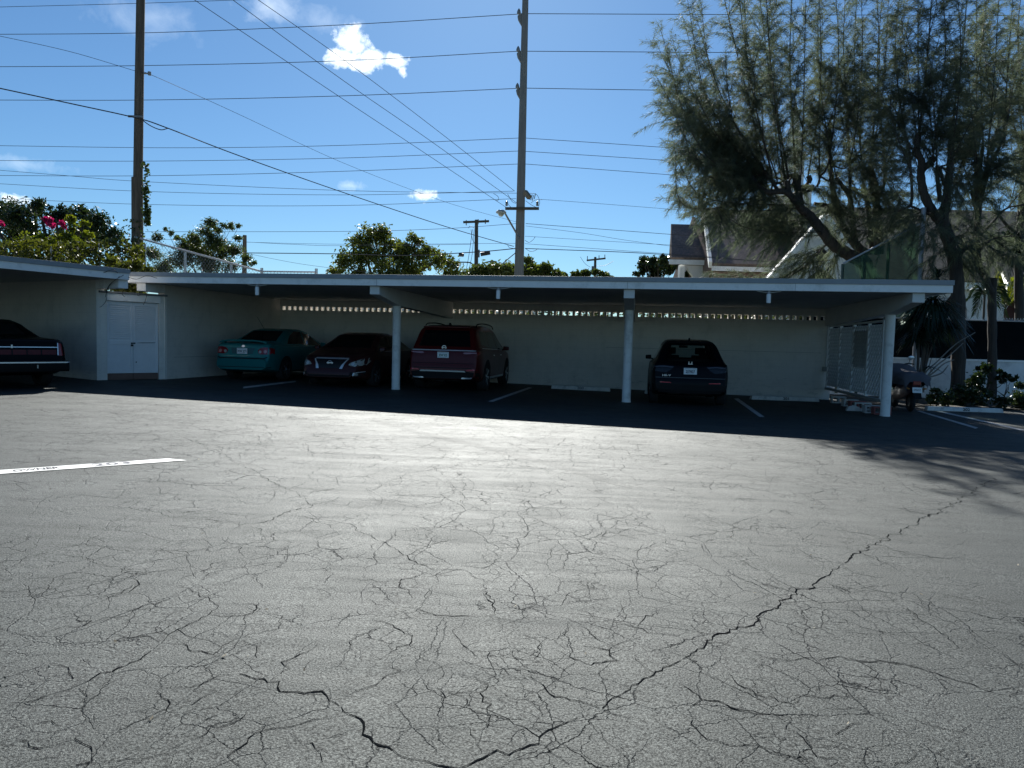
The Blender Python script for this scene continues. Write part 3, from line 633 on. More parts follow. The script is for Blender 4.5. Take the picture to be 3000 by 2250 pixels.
block('concrete_block', 3.9, .0, 'hollow concrete block farthest from the column, near the back wall')
block('concrete_block', .42, .05, 'dull red painted block close against the foot of the right-hand column', m_redblk, x=.05)
block('concrete_block', 2.2, .1, 'dull red painted block between two grey blocks under the lattice', m_redblk, x=.02)
br = cp(LA - .35, 1.15); rb = empty('broken_block', (br[0], br[1], gz(br[0]) + .006), TH, 'broken piece of concrete block lying in front of the lattice screen', 'concrete block')
b = MB(); b.prism([(-.2, 0), (-.16, .11), (-.02, .15), (.1, .10), (.2, 0)], lambda x, z: (x, -.09, z), lambda x, z: (x * .9, .08, z * .85)); b.build('piece', m_blk, rb, bevel=.01)

# ================================================================== second carport, turned towards the viewer on the left
XL = np.array([.475, .88]); YL = np.array([-.88, .475]); C0 = np.array([-10.19, 17.55]); ANG = atan2(XL[1], XL[0])
R2 = empty('carport', (*C0, 0), ANG, 'second white carport at the left edge, turned at an angle over the black sedan', 'carport')
FB, BW2, XN = -1.0, 5.45, -14.0
b = MB(); b.box(XN, .05, FB + .05, BW2 + .45, SOFF, SOFF + FASC - .03); b.build('roof', m_soff, R2)
b = MB(); b.box(XN, .10, FB, FB + .0495, SOFF - .012, SOFF + .142); b.box(.0505, .10, FB + .05, BW2 + .45, SOFF - .012, SOFF + .142); b.build('fascia', m_white, R2, bevel=.004)
b = MB(); b.box(XN, .115, FB - .025, FB + .0495, SOFF + .1425, SOFF + FASC); b.box(.0505, .115, FB + .05, BW2 + .45, SOFF + .1425, SOFF + FASC); b.build('roof_edge', m_band, R2, bevel=.004)
b = MB(); b.box(-.1, .1, 0, BW2 - .001, -.5, SOFF - .001); b.build('end_wall', m_wall, R2)
b = MB(); b.prism([(-.92, BEAMZ), (-.92, SOFF - .001), (-.001, SOFF - .001), (-.001, BEAMZ)], lambda q, z: (-.12, q, z), lambda q, z: (.12, q, z)); b.build('beam', m_white, R2, bevel=.008)
b = MB(); y0, y1 = BW2, BW2 + .2; vz2 = 2.12
b.box(XN, .1, y0, y1, -.5, vz2 - VH / 2); b.box(XN, .1, y0, y1, vz2 + VH / 2, SOFF - .001); e = XN
for k in range(44):
    c = -9.3 + k * PT; b.box(e, c - VW / 2, y0, y1, vz2 - VH / 2, vz2 + VH / 2); e = c + VW / 2
b.box(e, .1, y0, y1, vz2 - VH / 2, vz2 + VH / 2); b.build('back_wall', m_wall, R2)
for i in (1, 2):
    x = -i * 5.9; b = MB(); b.prism([(-.92, BEAMZ), (-.92, SOFF - .001), (BW2 - .001, SOFF - .001), (BW2 - .001, zw), (.95, COLT), (.75, COLT)], lambda q, z: (x - .12, q, z), lambda q, z: (x + .12, q, z)); b.build('beam', m_white, R2, bevel=.008)
    b = MB(); b.lathe([(0, -.1), (.113, -.1), (.106, 1), (.108, COLT), (0, COLT)], 24, Matrix.Translation((x, .85, 0))); b.build('column', m_col, R2, True)

# ================================================================== storage closet between the two carports
CL, CR = np.array([-10.19, 17.55]), np.array([-9.17, 18.74]); cw = float(np.linalg.norm(CR - CL)); ca = atan2((CR - CL)[1], (CR - CL)[0])
SB = gz(CL[0]); CZ = 2.40 - SB
sc = empty('storage_closet', (*CL, SB), ca, 'narrow white storage closet with louvred double doors wedged between the two carports', 'closet')
m_door = mat('door_paint', (.74, .75, .77), .55, var=.04, vscale=5)
JW, JR, DZ0, DZ1 = .15, .165, .165, 1.97
b = MB(); b.box(-.03, JW, 0, .25, -.2, CZ - .075); b.box(cw - JR, cw + .03, 0, .25, -.2, CZ - .075); b.build('door_jamb', m_wall, sc, bevel=.006)
b = MB(); b.box(JW - .03, cw - JR + .03, -.03, -.001, DZ1 + .012, CZ - .08); b.build('header', m_white, sc, bevel=.004)
b = MB(); b.box(-.03, cw + .03, .2501, 1.5, -.2, CZ - .075); b.build('body', m_wall, sc)
b = MB(); b.box(-.04, cw + .03, -.07, 1.6, CZ - .0745, CZ - .03); b.build('roof', mat('closet_roof', (.16, .17, .18), .8), sc)
mid = (JW + cw - JR) / 2
for s, (xa, xb) in enumerate(((JW + .008, mid - .004), (mid + .004, cw - JR - .008))):
    b = MB(); fw = .055; lz0, lz1 = DZ0 + .83, DZ1 - .09
    b.box(xa, xa + fw, .045, .085, DZ0, DZ1); b.box(xb - fw, xb, .045, .085, DZ0, DZ1)
    for za, zb2 in ((DZ0, DZ0 + .10), (lz0 - .10, lz0), (lz1, DZ1)): b.box(xa + fw, xb - fw, .045, .085, za, zb2)
    b.box(xa + fw, xb - fw, .060, .078, DZ0 + .10, lz0 - .10)
    if s == 1: b.box(xa + fw, xb - fw, .0555, .0598, DZ0 + .10, lz0 - .10)
    d = b.build('door', m_door, sc, bevel=.003)
    b = MB(); k = 17; st = (lz1 - lz0) / k
    for q in range(k):
        z = lz0 + q * st; b.hexa([(xa + fw, .052, z), (xb - fw, .052, z), (xb - fw, .074, z + st * .62), (xa + fw, .074, z + st * .62), (xa + fw, .052, z + .006), (xb - fw, .052, z + .006), (xb - fw, .074, z + st * .62 + .006), (xa + fw, .074, z + st * .62 + .006)])
    b.box(xa + fw, xb - fw, .0785, .084, lz0, lz1); b.build('louvre', m_door, d)
    b = MB(); b.box(xa, xb, .05, .09, .0, DZ0 - .006); b.build('kick_board', mat('brown_board', (.17, .105, .085), .8, var=.15), d, bevel=.003)
    if s == 1:
        b = MB(); b.prism([(xa + .05, lz0 - .06), (xa + .2, lz0 - .045), (xb - .08, lz0 - .04), (xb - .05, lz0 - .03), (xb - .09, lz0 - .055), (xa + .24, lz0 - .062)], lambda x, z: (x, .0435, z), lambda x, z: (x, .0449, z)); b.build('crack', mat('wood_split', (.03, .03, .03), .9), d)
        b = MB(); b.lathe([(0, .044), (.016, .0445), (.016, .047), (0, .047)], 12, Matrix.Translation((xa + .07, 0, DZ0 + .28)) @ Matrix.Rotation(-pi / 2, 4, 'X')); b.build('knob_hole', mat('wood_split', (0, 0, 0)), d)
b = MB(); zz = DZ0 + .745; b.box(mid - .055, mid + .055, .036, .0445, zz, zz + .035); b.build('hasp', mat('dark_steel', (.05, .05, .05), .5, .6), sc, bevel=.003)
b = MB(); b.box(mid - .06, mid - .005, .012, .04, zz - .06, zz - .012); b.tube(spline([(mid - .05, .026, zz - .012), (mid - .048, .026, zz + .02), (mid - .032, .026, zz + .032), (mid - .016, .026, zz + .02), (mid - .014, .026, zz - .012)], 4), .005, 6); b.build('padlock', mat('dark_steel', (0, 0, 0)), sc, bevel=.006)

# ================================================================== wheel stops
m_stop = mat('painted_concrete', (.62, .61, .58), .8, var=.1, vscale=5, dirt=(.33, .32, .31), dscale=4, bump=.2, bscale=50)
def wheel_stop(pl, pr, label, txt=None, tcol=m_st, H=.115, D=.15, tx=.5):
    p, q = gp(*pl), gp(*pr); d = q - p; L = float(np.linalg.norm(d[:2])); a = atan2(d[1], d[0]); tl = math.atan2(d[2], L)
    e = empty('wheel_stop', (p[0], p[1], gz(p[0]) + .005), 0, label, 'wheel stop', 'concrete wheel stops'); e.rotation_euler = (0, -tl, a)
    b = MB(); s = .025
    P = [(0, 0), (D, 0), (D - s, H), (s, H)]
    b.prism(P, lambda y, z: (0 + z * .15, y, z), lambda y, z: (L - z * .15, y, z)); b.build('block', m_stop, e, bevel=.012)
    if txt: text_mesh('number', txt, .105, tcol, Matrix.Translation((L * tx, s * .5 - .004, H * .5)) @ Matrix.Rotation(radians(90) - .21, 4, 'X'), e, .001, bold=.003, stretch=1.25)
    return e
wheel_stop((2202, 1171), (2401, 1178), 'white concrete wheel stop numbered 201 against the back wall', '201', tx=.51)
wheel_stop((1614, 1139), (1788, 1148), 'plain worn wheel stop with a faded number beside the red vehicle', '200', mat('faded_stencil', (.16, .16, .17), .9, var=.4, vscale=25), tx=.5)
wheel_stop((1890, 1154), (2088, 1162), 'worn wheel stop mostly hidden in front of the dark crossover')
wheel_stop((2717, 1203.5), (2941, 1212), 'white wheel stop numbered 202 at the edge of the planting bed', '202', tx=.51)

# ================================================================== chain-link fences behind the carports
m_galv = mat('galvanised_pipe', (.42, .44, .46), .42, .7, var=.06)
m_link = mat('chain_link_wire', (.22, .23, .24), .5, .5)
def chain(b, P, Q, zlo, ztop, pitch=.11, r=.0035, zfun=None):
    """diagonal woven wire between two ground points, up to a top line"""
    P, Q = np.asarray(P, float), np.asarray(Q, float); L = float(np.linalg.norm((Q - P)[:2])); d = (Q - P) / L
    for s in (1, -1):
        k = -int(4 / pitch)
        for i in range(k, int(L / pitch) - k):
            pts = []
            for z in np.arange(zlo, ztop, .05):
                x = i * pitch + s * (z - zlo) * .8
                if 0 <= x <= L and (zfun is None or z <= zfun(x)): pts.append((P[0] + d[0] * x, P[1] + d[1] * x + s * .004, z))
            if len(pts) > 1: b.tube([pts[0], pts[-1]], r, 3, False)
def fence_pt(px, py, bb): return at_b(px, py, bb)
FBK = BACKW + .95
# left run: tall post, sloping rail, low level rail
F1, F2, F3 = fence_pt(393, 690, FBK), fence_pt(765, 795, FBK), fence_pt(925, 797, FBK)
fl = empty('chain_link_fence', (F1[0], F1[1], 0), 0, 'chain-link fence behind the carport, its white top rail sloping down to the right', 'fence', world=True)
b = MB(); b.tube([F1 + [0, 0, -.05], F2, ], .035, 10); b.build('top_rail', mat('white_rail', (.42, .42, .42), .6, var=.05), fl, True)
b = MB(); b.tube([F2, F3], .03, 10); b.build('top_rail', m_galv, fl, True)
for p, top in ((F1, F1[2] + .12), (fence_pt(540, 733, FBK), None), (fence_pt(675, 770, FBK), None), (F2, F2[2] + .13), (F3, F3[2] + .13)):
    b = MB(); b.tube([(p[0], p[1] + .07, 0), (p[0], p[1] + .07, top or p[2])], .05, 10); b.build('post', m_galv, fl, True)
b = MB(); zf = lambda x: F1[2] + (F2[2] - F1[2]) * min(1, x / np.linalg.norm((F2 - F1)[:2])) + .06
chain(b, F1, F3, 2.9, 5.2, .13, .004, zf); b.build('wire_mesh', m_link, fl)
# right run: green windscreen below a rail that climbs to a tall post
G1, G2 = fence_pt(2470, 772, FBK), fence_pt(2694, 656, FBK)
fr = empty('windscreen_fence', (G2[0], G2[1], 0), 0, 'tall green windscreen fence whose top rail climbs to a post at the right', 'fence', world=True)
b = MB(); b.tube([G1, G2], .03, 10); b.build('top_rail', m_galv, fr, True)
tp = fence_pt(2701, 608, FBK)
b = MB(); b.tube([(G2[0] + .1, G2[1], 0), (G2[0] + .1, G2[1], tp[2])], .07, 12); b.build('end_post', mat('grey_post', (.30, .33, .38), .5, .3), fr, True)
for px, py in ((2533, 741), (2608, 704), (2472, 771)):
    p = fence_pt(px, py, FBK); b = MB(); b.tube([(p[0], p[1] + .06, 0), (p[0], p[1] + .06, p[2] - .02)], .045, 10); b.build('post', mat('dark_green_post', (.04, .07, .06), .5), fr, True)
def screen_mat():
    m = bpy.data.materials.new('windscreen_mesh'); m.use_nodes = True; nt = m.node_tree; bs = nt.nodes['Principled BSDF']; out = nt.nodes['Material Output']
    tc = nt.nodes.new('ShaderNodeTexCoord').outputs['Object']
    lk(nt, ramp(nt, noise(nt, tc, 3, 4), [(.3, (.015, .045, .03)), (.7, (.03, .075, .045))]), bs.inputs['Base Color']); bs.inputs['Roughness'].default_value = .8
    t = nt.nodes.new('ShaderNodeBsdfTransparent'); t.inputs[0].default_value = (.75, .9, .8, 1); tl = nt.nodes.new('ShaderNodeBsdfTranslucent'); tl.inputs[0].default_value = (.05, .11, .06, 1)
    a = nt.nodes.new('ShaderNodeMixShader'); a.inputs[0].default_value = .22; lk(nt, bs.outputs[0], a.inputs[1]); lk(nt, tl.outputs[0], a.inputs[2])
    mx = nt.nodes.new('ShaderNodeMixShader'); mx.inputs[0].default_value = .24; lk(nt, a.outputs[0], mx.inputs[1]); lk(nt, t.outputs[0], mx.inputs[2]); lk(nt, mx.outputs[0], out.inputs['Surface']); return m
b = MB(); n = 14
vs = []
for i in range(n + 1):
    p = G1 + (G2 - G1) * i / n; wv = .03 * sin(i * 1.7)
    for z in np.linspace(2.45, p[2] - .04, 6): vs.append((p[0], p[1] - .045 + wv * sin(z * 2 + i), z))
b.add(vs, [(i * 6 + j, i * 6 + j + 1, (i + 1) * 6 + j + 1, (i + 1) * 6 + j) for i in range(n) for j in range(5)]); b.build('windscreen', screen_mat(), fr, True)

# ================================================================== planting bed, white wall and dark screened fence on the right
bedm = mat('bed_soil', (.045, .04, .03), .95, var=.4, vscale=5, bump=.8, bscale=20)
b = MB(); q0 = cp(LA + .7, 2.0)
xs = [q0[0], 11.0, 12.5, 20.0]; ys = [gp(2718, 1196)[1] + .25, 24.4]
vs = [(x + (y - ys[0]) * .17, y, gz(x) + .03) for y in ys for x in xs]; b.add(vs, [(i, i + 1, 5 + i, 4 + i) for i in range(3)]); struct(b.build('planting_bed', bedm))
DW = 24.2
def wx(px, d=DW): return at(px, 1050, d)[0]
zt = at(2800, 1051, DW)[2]
wl = empty('garden_wall', (wx(2800), DW, 0), 0, 'low white rendered wall behind the planting bed on the right', 'wall', world=True)
b = MB(); b.box(9.75, 24, DW, DW + .2, -.5, zt - .07); b.build('body', mat('white_render', (.74, .74, .73), .8, var=.05, dirt=(.42, .42, .42), dscale=1.4, bump=.2), wl)
b = MB(); b.box(9.72, 24, DW - .03, DW + .23, zt - .0695, zt); b.build('coping', m_white, wl, bevel=.008)
z1 = at(2850, 938, DW + .5)[2]
sf = empty('screened_fence', (wx(2800), DW + .5, 0), 0, 'fence covered in near-black screen fabric above the low white wall', 'fence', world=True)
m_scr = mat('black_screen', (.0035, .006, .008), .9, var=.2, spec=.05)
b = MB(); n = 60; vs = []
for i in range(n + 1):
    x = 9.9 + i * .24
    for j, z in enumerate(np.linspace(.9, z1 - .02, 5)): vs.append((x, DW + .5 + .012 * sin(i * 1.1 + j), z))
b.add(vs, [(i * 5 + j, i * 5 + j + 1, (i + 1) * 5 + j + 1, (i + 1) * 5 + j) for i in range(n) for j in range(4)]); b.build('screen', m_scr, sf, True)
b = MB(); b.tube([(9.9, DW + .53, z1), (24.3, DW + .53, z1)], .025, 8); b.build('top_rail', m_galv, sf, True)
for i in range(6):
    x = 10.2 + i * 2.6; b = MB(); b.tube([(x, DW + .58, 0), (x, DW + .58, z1 + .02)], .03, 8); b.build('post', m_galv, sf, True)
b = MB()
for i in range(150):
    x = 9.9 + i * .096; b.tube([(x - .03, DW + .53, z1 + .03), (x, DW + .53, z1 + .11)], .006, 3, False); b.tube([(x + .03, DW + .53, z1 + .03), (x, DW + .53, z1 + .11)], .006, 3, False)
b.build('wire_twist', m_galv, sf)

# ================================================================== church beyond
m_shing = bpy.data.materials.new('shingles'); m_shing.use_nodes = True
def _sh():
    nt = m_shing.node_tree; bs = nt.nodes['Principled BSDF']; tc = nt.nodes.new('ShaderNodeTexCoord').outputs['Object']
    n1 = noise(nt, tc, .9, 5, .7); n2 = noise(nt, tc, 7, 3, .7)
    f = math_n(nt, 'ADD', math_n(nt, 'MULTIPLY', n1, .5), math_n(nt, 'MULTIPLY', n2, .5))
    c = ramp(nt, f, [(.38, (.085, .078, .08)), (.5, (.16, .115, .10)), (.62, (.23, .175, .15))])
    w = nd(nt, 'ShaderNodeTexWave', Scale=3.2, Distortion=.4); w.bands_direction = 'Z'; lk(nt, tc, w.inputs['Vector'])
    c = mixc(nt, math_n(nt, 'MULTIPLY', ramp(nt, w.outputs['Fac'], [(.0, (1, 1, 1)), (.15, (0, 0, 0))]), .55), c, (.03, .026, .028)); lk(nt, c, bs.inputs['Base Color']); bs.inputs['Roughness'].default_value = .85
_sh()
m_cw = mat('church_stucco', (.66, .655, .64), .85, var=.06, vscale=.6, dirt=(.45, .45, .44), dscale=.4)
m_ctrim = mat('church_trim', (.74, .74, .72), .7)
m_dk = mat('dark_opening', (.012, .012, .014), .8)
ch = empty('church', (at(2400, 900, 46)[0], 46, 0), 0, 'white stucco church with brown shingle roofs, arched openings and a pale spire behind the trees', 'church', world=True)
def roofplane(name, quads, th=.16, m=None):
    b = MB()
    for q in quads:
        q = [np.asarray(p, float) for p in q]; nrm = np.cross(q[1] - q[0], q[3] - q[0]); nrm /= np.linalg.norm(nrm)
        if nrm[2] < 0: nrm = -nrm
        b.hexa([p - nrm * th for p in q] + q)
    return b.build(name, m or m_shing, ch)
# small left block
D1, D2, D3 = 50., 53.5, 57.
e0, e1 = at(1966, 753, D1), at(2086, 755, D1); r0, r1 = at(1966, 657, D2), at(2064, 658, D2); e0[2] = e1[2] = (e0[2] + e1[2]) / 2; r0[2] = r1[2] = (r0[2] + r1[2]) / 2
k0 = np.array([e0[0], D3, e0[2]]); k1 = np.array([e1[0], D3, e0[2]]); k0[0] = 2 * r0[0] - e0[0]; k1[0] = 2 * r1[0] - e1[0]
roofplane('roof', [(e0, e1, r1, r0), (r0, r1, k1, k0)])
b = MB(); b.box(e0[0] - .1, e1[0], D1 + .05, D1 + .13, e0[2] - .50, e0[2] - .17); b.build('fascia', m_ctrim, ch)
xa, xb, zt1 = e0[0] + .7, e1[0] - .05, e0[2] - .505
pc = at(2013, 820, D1 + .4)[0]; hw = .42; zs = at(2013, 811, D1 + .4)[2]; za = at(2013, 784, D1 + .4)[2]
def arch_wall(name, x0, x1, y0, y1, z0, z1, arches, m):
    """wall with pointed openings; arches: (centre x, half width, spring z, apex z, base z)"""
    b = MB(); e = x0
    for c, w, zsp, zap, zba in sorted(arches):
        b.box(e, c - w, y0, y1, z0, z1); e = c + w
        L = []; n = 8
        for i in range(n + 1):
            t = i / n; L.append((c - w + w * (1 - (1 - t) ** 1.7), zsp + (zap - zsp) * t ** .75))
        top = L + [(2 * c - p, q) for p, q in L[::-1][1:]]
        for (p, q), (p2, q2) in zip(top[:-1], top[1:]):
            b.hexa([(p, y0, q), (p2, y0, q2), (p2, y1, q2), (p, y1, q), (p, y0, z1), (p2, y0, z1), (p2, y1, z1), (p, y1, z1)])
        if zba > z0: b.box(c - w, c + w, y0, y1, z0, zba)
    b.box(e, x1, y0, y1, z0, z1); return b.build(name, m, ch)
arch_wall('porch_wall', xa, xb, D1 + .4, D1 + .8, 0, zt1, [(pc, hw, zs, za, 0)], m_cw)
b = MB(); b.box(xa, xa + .35, D1 + .25, D1 + .39, 0, zt1); b.build('pilaster', m_ctrim, ch)
# main left roof with white rake
E0, E1 = at(2086, 771, 47.), at(2420, 775, 47.); Rr0, Rr1 = at(2066, 612, 54.), at(2420, 612, 54.); Rr1[2] = Rr0[2]; E1[2] = E0[2]
K0, K1 = np.array([Rr0[0] + 1.2, 61., E0[2]]), np.array([E1[0], 61., E0[2]])
roofplane('roof', [(E0, E1, Rr1, Rr0), (Rr0, Rr1, K1, K0)])
b = MB(); b.bar(E0 + [-.12, -.05, -.1], Rr0 + [-.12, 0, -.02], .2, .45); b.bar(Rr0 + [-.12, 0, -.02], K0 + [-.12, 0, 0], .2, .45); b.build('rake_board', m_ctrim, ch)
b = MB(); b.box(E0[0] + .02, E1[0], 47.02, 47.12, E0[2] - .48, E0[2] - .18); b.build('fascia', m_ctrim, ch)
b = MB(); b.box(E0[0] + .3, E1[0], 47.6, 48.0, 0, E0[2] - .485); b.prism([(47.6, E0[2] - .3), (60.5, E0[2] - .3), (54, Rr0[2] - .6)], lambda y, z: (E0[0] + .3, y, z), lambda y, z: (E0[0] + .5, y, z)); b.build('wall', mat('church_brown_wall', (.16, .10, .08), .85), ch)
# white gabled front with diamond window
GD = 40.; gx = at(2408, 745, GD)[0]; ap = at(2408, 640, GD)[2]; zg = at(2240, 830, GD); hwg = gx - zg[0]
b = MB(); b.prism([(gx - hwg, -.3), (gx + hwg, -.3), (gx + hwg, zg[2]), (gx, ap), (gx - hwg, zg[2])], lambda x, z: (x, GD, z), lambda x, z: (x, GD + .4, z)); b.build('gable_wall', m_cw, ch)
b = MB(); b.bar((gx - hwg - .25, GD - .1, zg[2] - .3), (gx, GD - .1, ap + .1), .5, .28); b.bar((gx, GD - .1, ap + .1), (gx + hwg + .25, GD - .1, zg[2] - .3), .5, .28); b.build('rake_board', m_ctrim, ch)
dz = at(2408, 747, GD)[2]; b = MB(); b.prism([(0, -.45), (.42, 0), (0, .45), (-.42, 0)], lambda x, z: (gx + x, GD - .03, dz + z), lambda x, z: (gx + x, GD - .002, dz + z)); b.build('diamond_window', m_dk, ch)
# pointed doorway recess of the gable
b = MB(); zr = at(2408, 800, GD)[2]; L = [(-1.0, 0), (-1.0, zr - .9), (-.75, zr - .3), (0, zr + .3), (.75, zr - .3), (1.0, zr - .9), (1.0, 0)]
b.prism(L, lambda x, z: (gx + x, GD - .03, z), lambda x, z: (gx + x, GD - .003, z)); b.build('doorway', m_dk, ch)
# long nave at the right with arches
ND = 42.; ze = at(2830, 832, ND)[2]; zrg = at(2700, 612, 50.)[2]; xn0, xn1 = gx + .5, at(3000, 800, ND)[0] + 14
roofplane('roof', [((xn0, ND - .4, ze + .15), (xn1, ND - .4, ze + .15), (xn1, 50, zrg), (xn0, 50, zrg)), ((xn0, 50, zrg), (xn1, 50, zrg), (xn1, 58.4, ze), (xn0, 58.4, ze))], m=mat('nave_shingles', (.20, .155, .105), .9, var=.3, vscale=2.5, bump=.3, bscale=6))
b = MB(); b.box(xn0, xn1, ND - .42, ND - .3, ze - .35, ze + .05); b.build('fascia', m_ctrim, ch)
zsp = at(2800, 905, ND)[2]; zap = at(2800, 838, ND)[2]
ars = []
for px in (2795, 2985):
    c = at(px, 900, ND)[0]; ars.append((c, .78, zsp, zap, .0))
ars.append((ars[-1][0] + 3.9, .78, zsp, zap, 0.))
arch_wall('nave_wall', xn0, xn1, ND, ND + .4, 0, ze - .02, ars, m_cw)
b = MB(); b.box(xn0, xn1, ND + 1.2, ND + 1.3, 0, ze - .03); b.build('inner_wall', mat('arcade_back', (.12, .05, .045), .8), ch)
# spire
sx = at(2322, 500, 52.); s0 = at(2322, 690, 52.)[2]; s1 = at(2322, 560, 52.)[2]; s2 = at(2325, 455, 52.)[2]; s3 = at(2325, 285, 52.)[2]
b = MB(); x = sx[0]; hwb = 1.05; b.box(x - hwb, x + hwb, 51., 51 + 2 * hwb, s0 - 3, s1); b.box(x - hwb - .12, x + hwb + .12, 50.88, 51.12 + 2 * hwb, s1 + .001, s1 + .25)
b.lathe([(.85, s1 + .2505), (.85, s2), (.95, s2), (.95, s2 + .12), (.62, s2 + .15), (.1, s3 - .3), (.0, s3)], 8, Matrix.Translation((x, 51 + hwb, 0))); b.build('spire', mat('spire_pale', (.55, .57, .57), .7), ch)

# low cream building only glimpsed through the wall cells
nb = empty('low_building', (-9, 44, 0), 0, 'cream low building glimpsed through the vent holes behind the teal sedan', 'building', world=True)
b = MB(); b.box(-20, 1, 44, 50, 0, 3.1); b.build('wall', mat('cream_wall', (.75, .66, .50), .8), nb); b = MB(); b.box(-20.3, 1.3, 43.7, 50.3, 3.1005, 3.3); b.build('roof', m_ctrim, nb)
# ================================================================== vehicles
def paint(name, col, rough=.25, metal=.3, coat=.12, spec=.25):
    return mat(name, col, rough + .06, metal, var=.05, vscale=2, coat=coat, spec=spec)
m_tyre = mat('tyre_rubber', (.012, .012, .013), .85, var=.2, vscale=20)
m_trim = mat('black_trim', (.006, .0065, .007), .7, var=.1, spec=.25)
m_gap = mat('panel_gap', (.004, .004, .005), .9)
m_chrome = mat('chrome', (.80, .82, .84), .28, .55, var=.02)
m_rim = mat('alloy_rim', (.55, .56, .58), .25, .9, var=.05)
m_tail = mat('tail_lamp_red', (.22, .008, .012), .15, var=.2, vscale=12, coat=.6)
m_taild = mat('tail_lamp_dark', (.09, .006, .008), .3, var=.2, vscale=12, coat=.1, spec=.2)
m_clear = mat('clear_lamp', (.55, .55, .54), .12, .4, var=.15, vscale=25, coat=.6)
m_smoke = mat('smoked_lamp', (.012, .013, .016), .15, .1, var=.2, vscale=14, coat=.25, spec=.25)
m_refl = mat('red_reflector', (.55, .02, .05), .25, var=.1, coat=.5)
m_plate = mat('plate_white', (.78, .80, .80), .5, var=.05, vscale=30)
m_plate_t = mat('plate_green', (.10, .22, .16), .6)
m_plate_d = mat('plate_dark', (.03, .04, .06), .6)
g_dark = glass_mat('tinted_glass', (.2, .2, .2), 0.0, .06)
g_clear = glass_mat('clear_glass', (.62, .70, .70), .80)
m_int = mat('car_interior', (.02, .02, .022), .8)

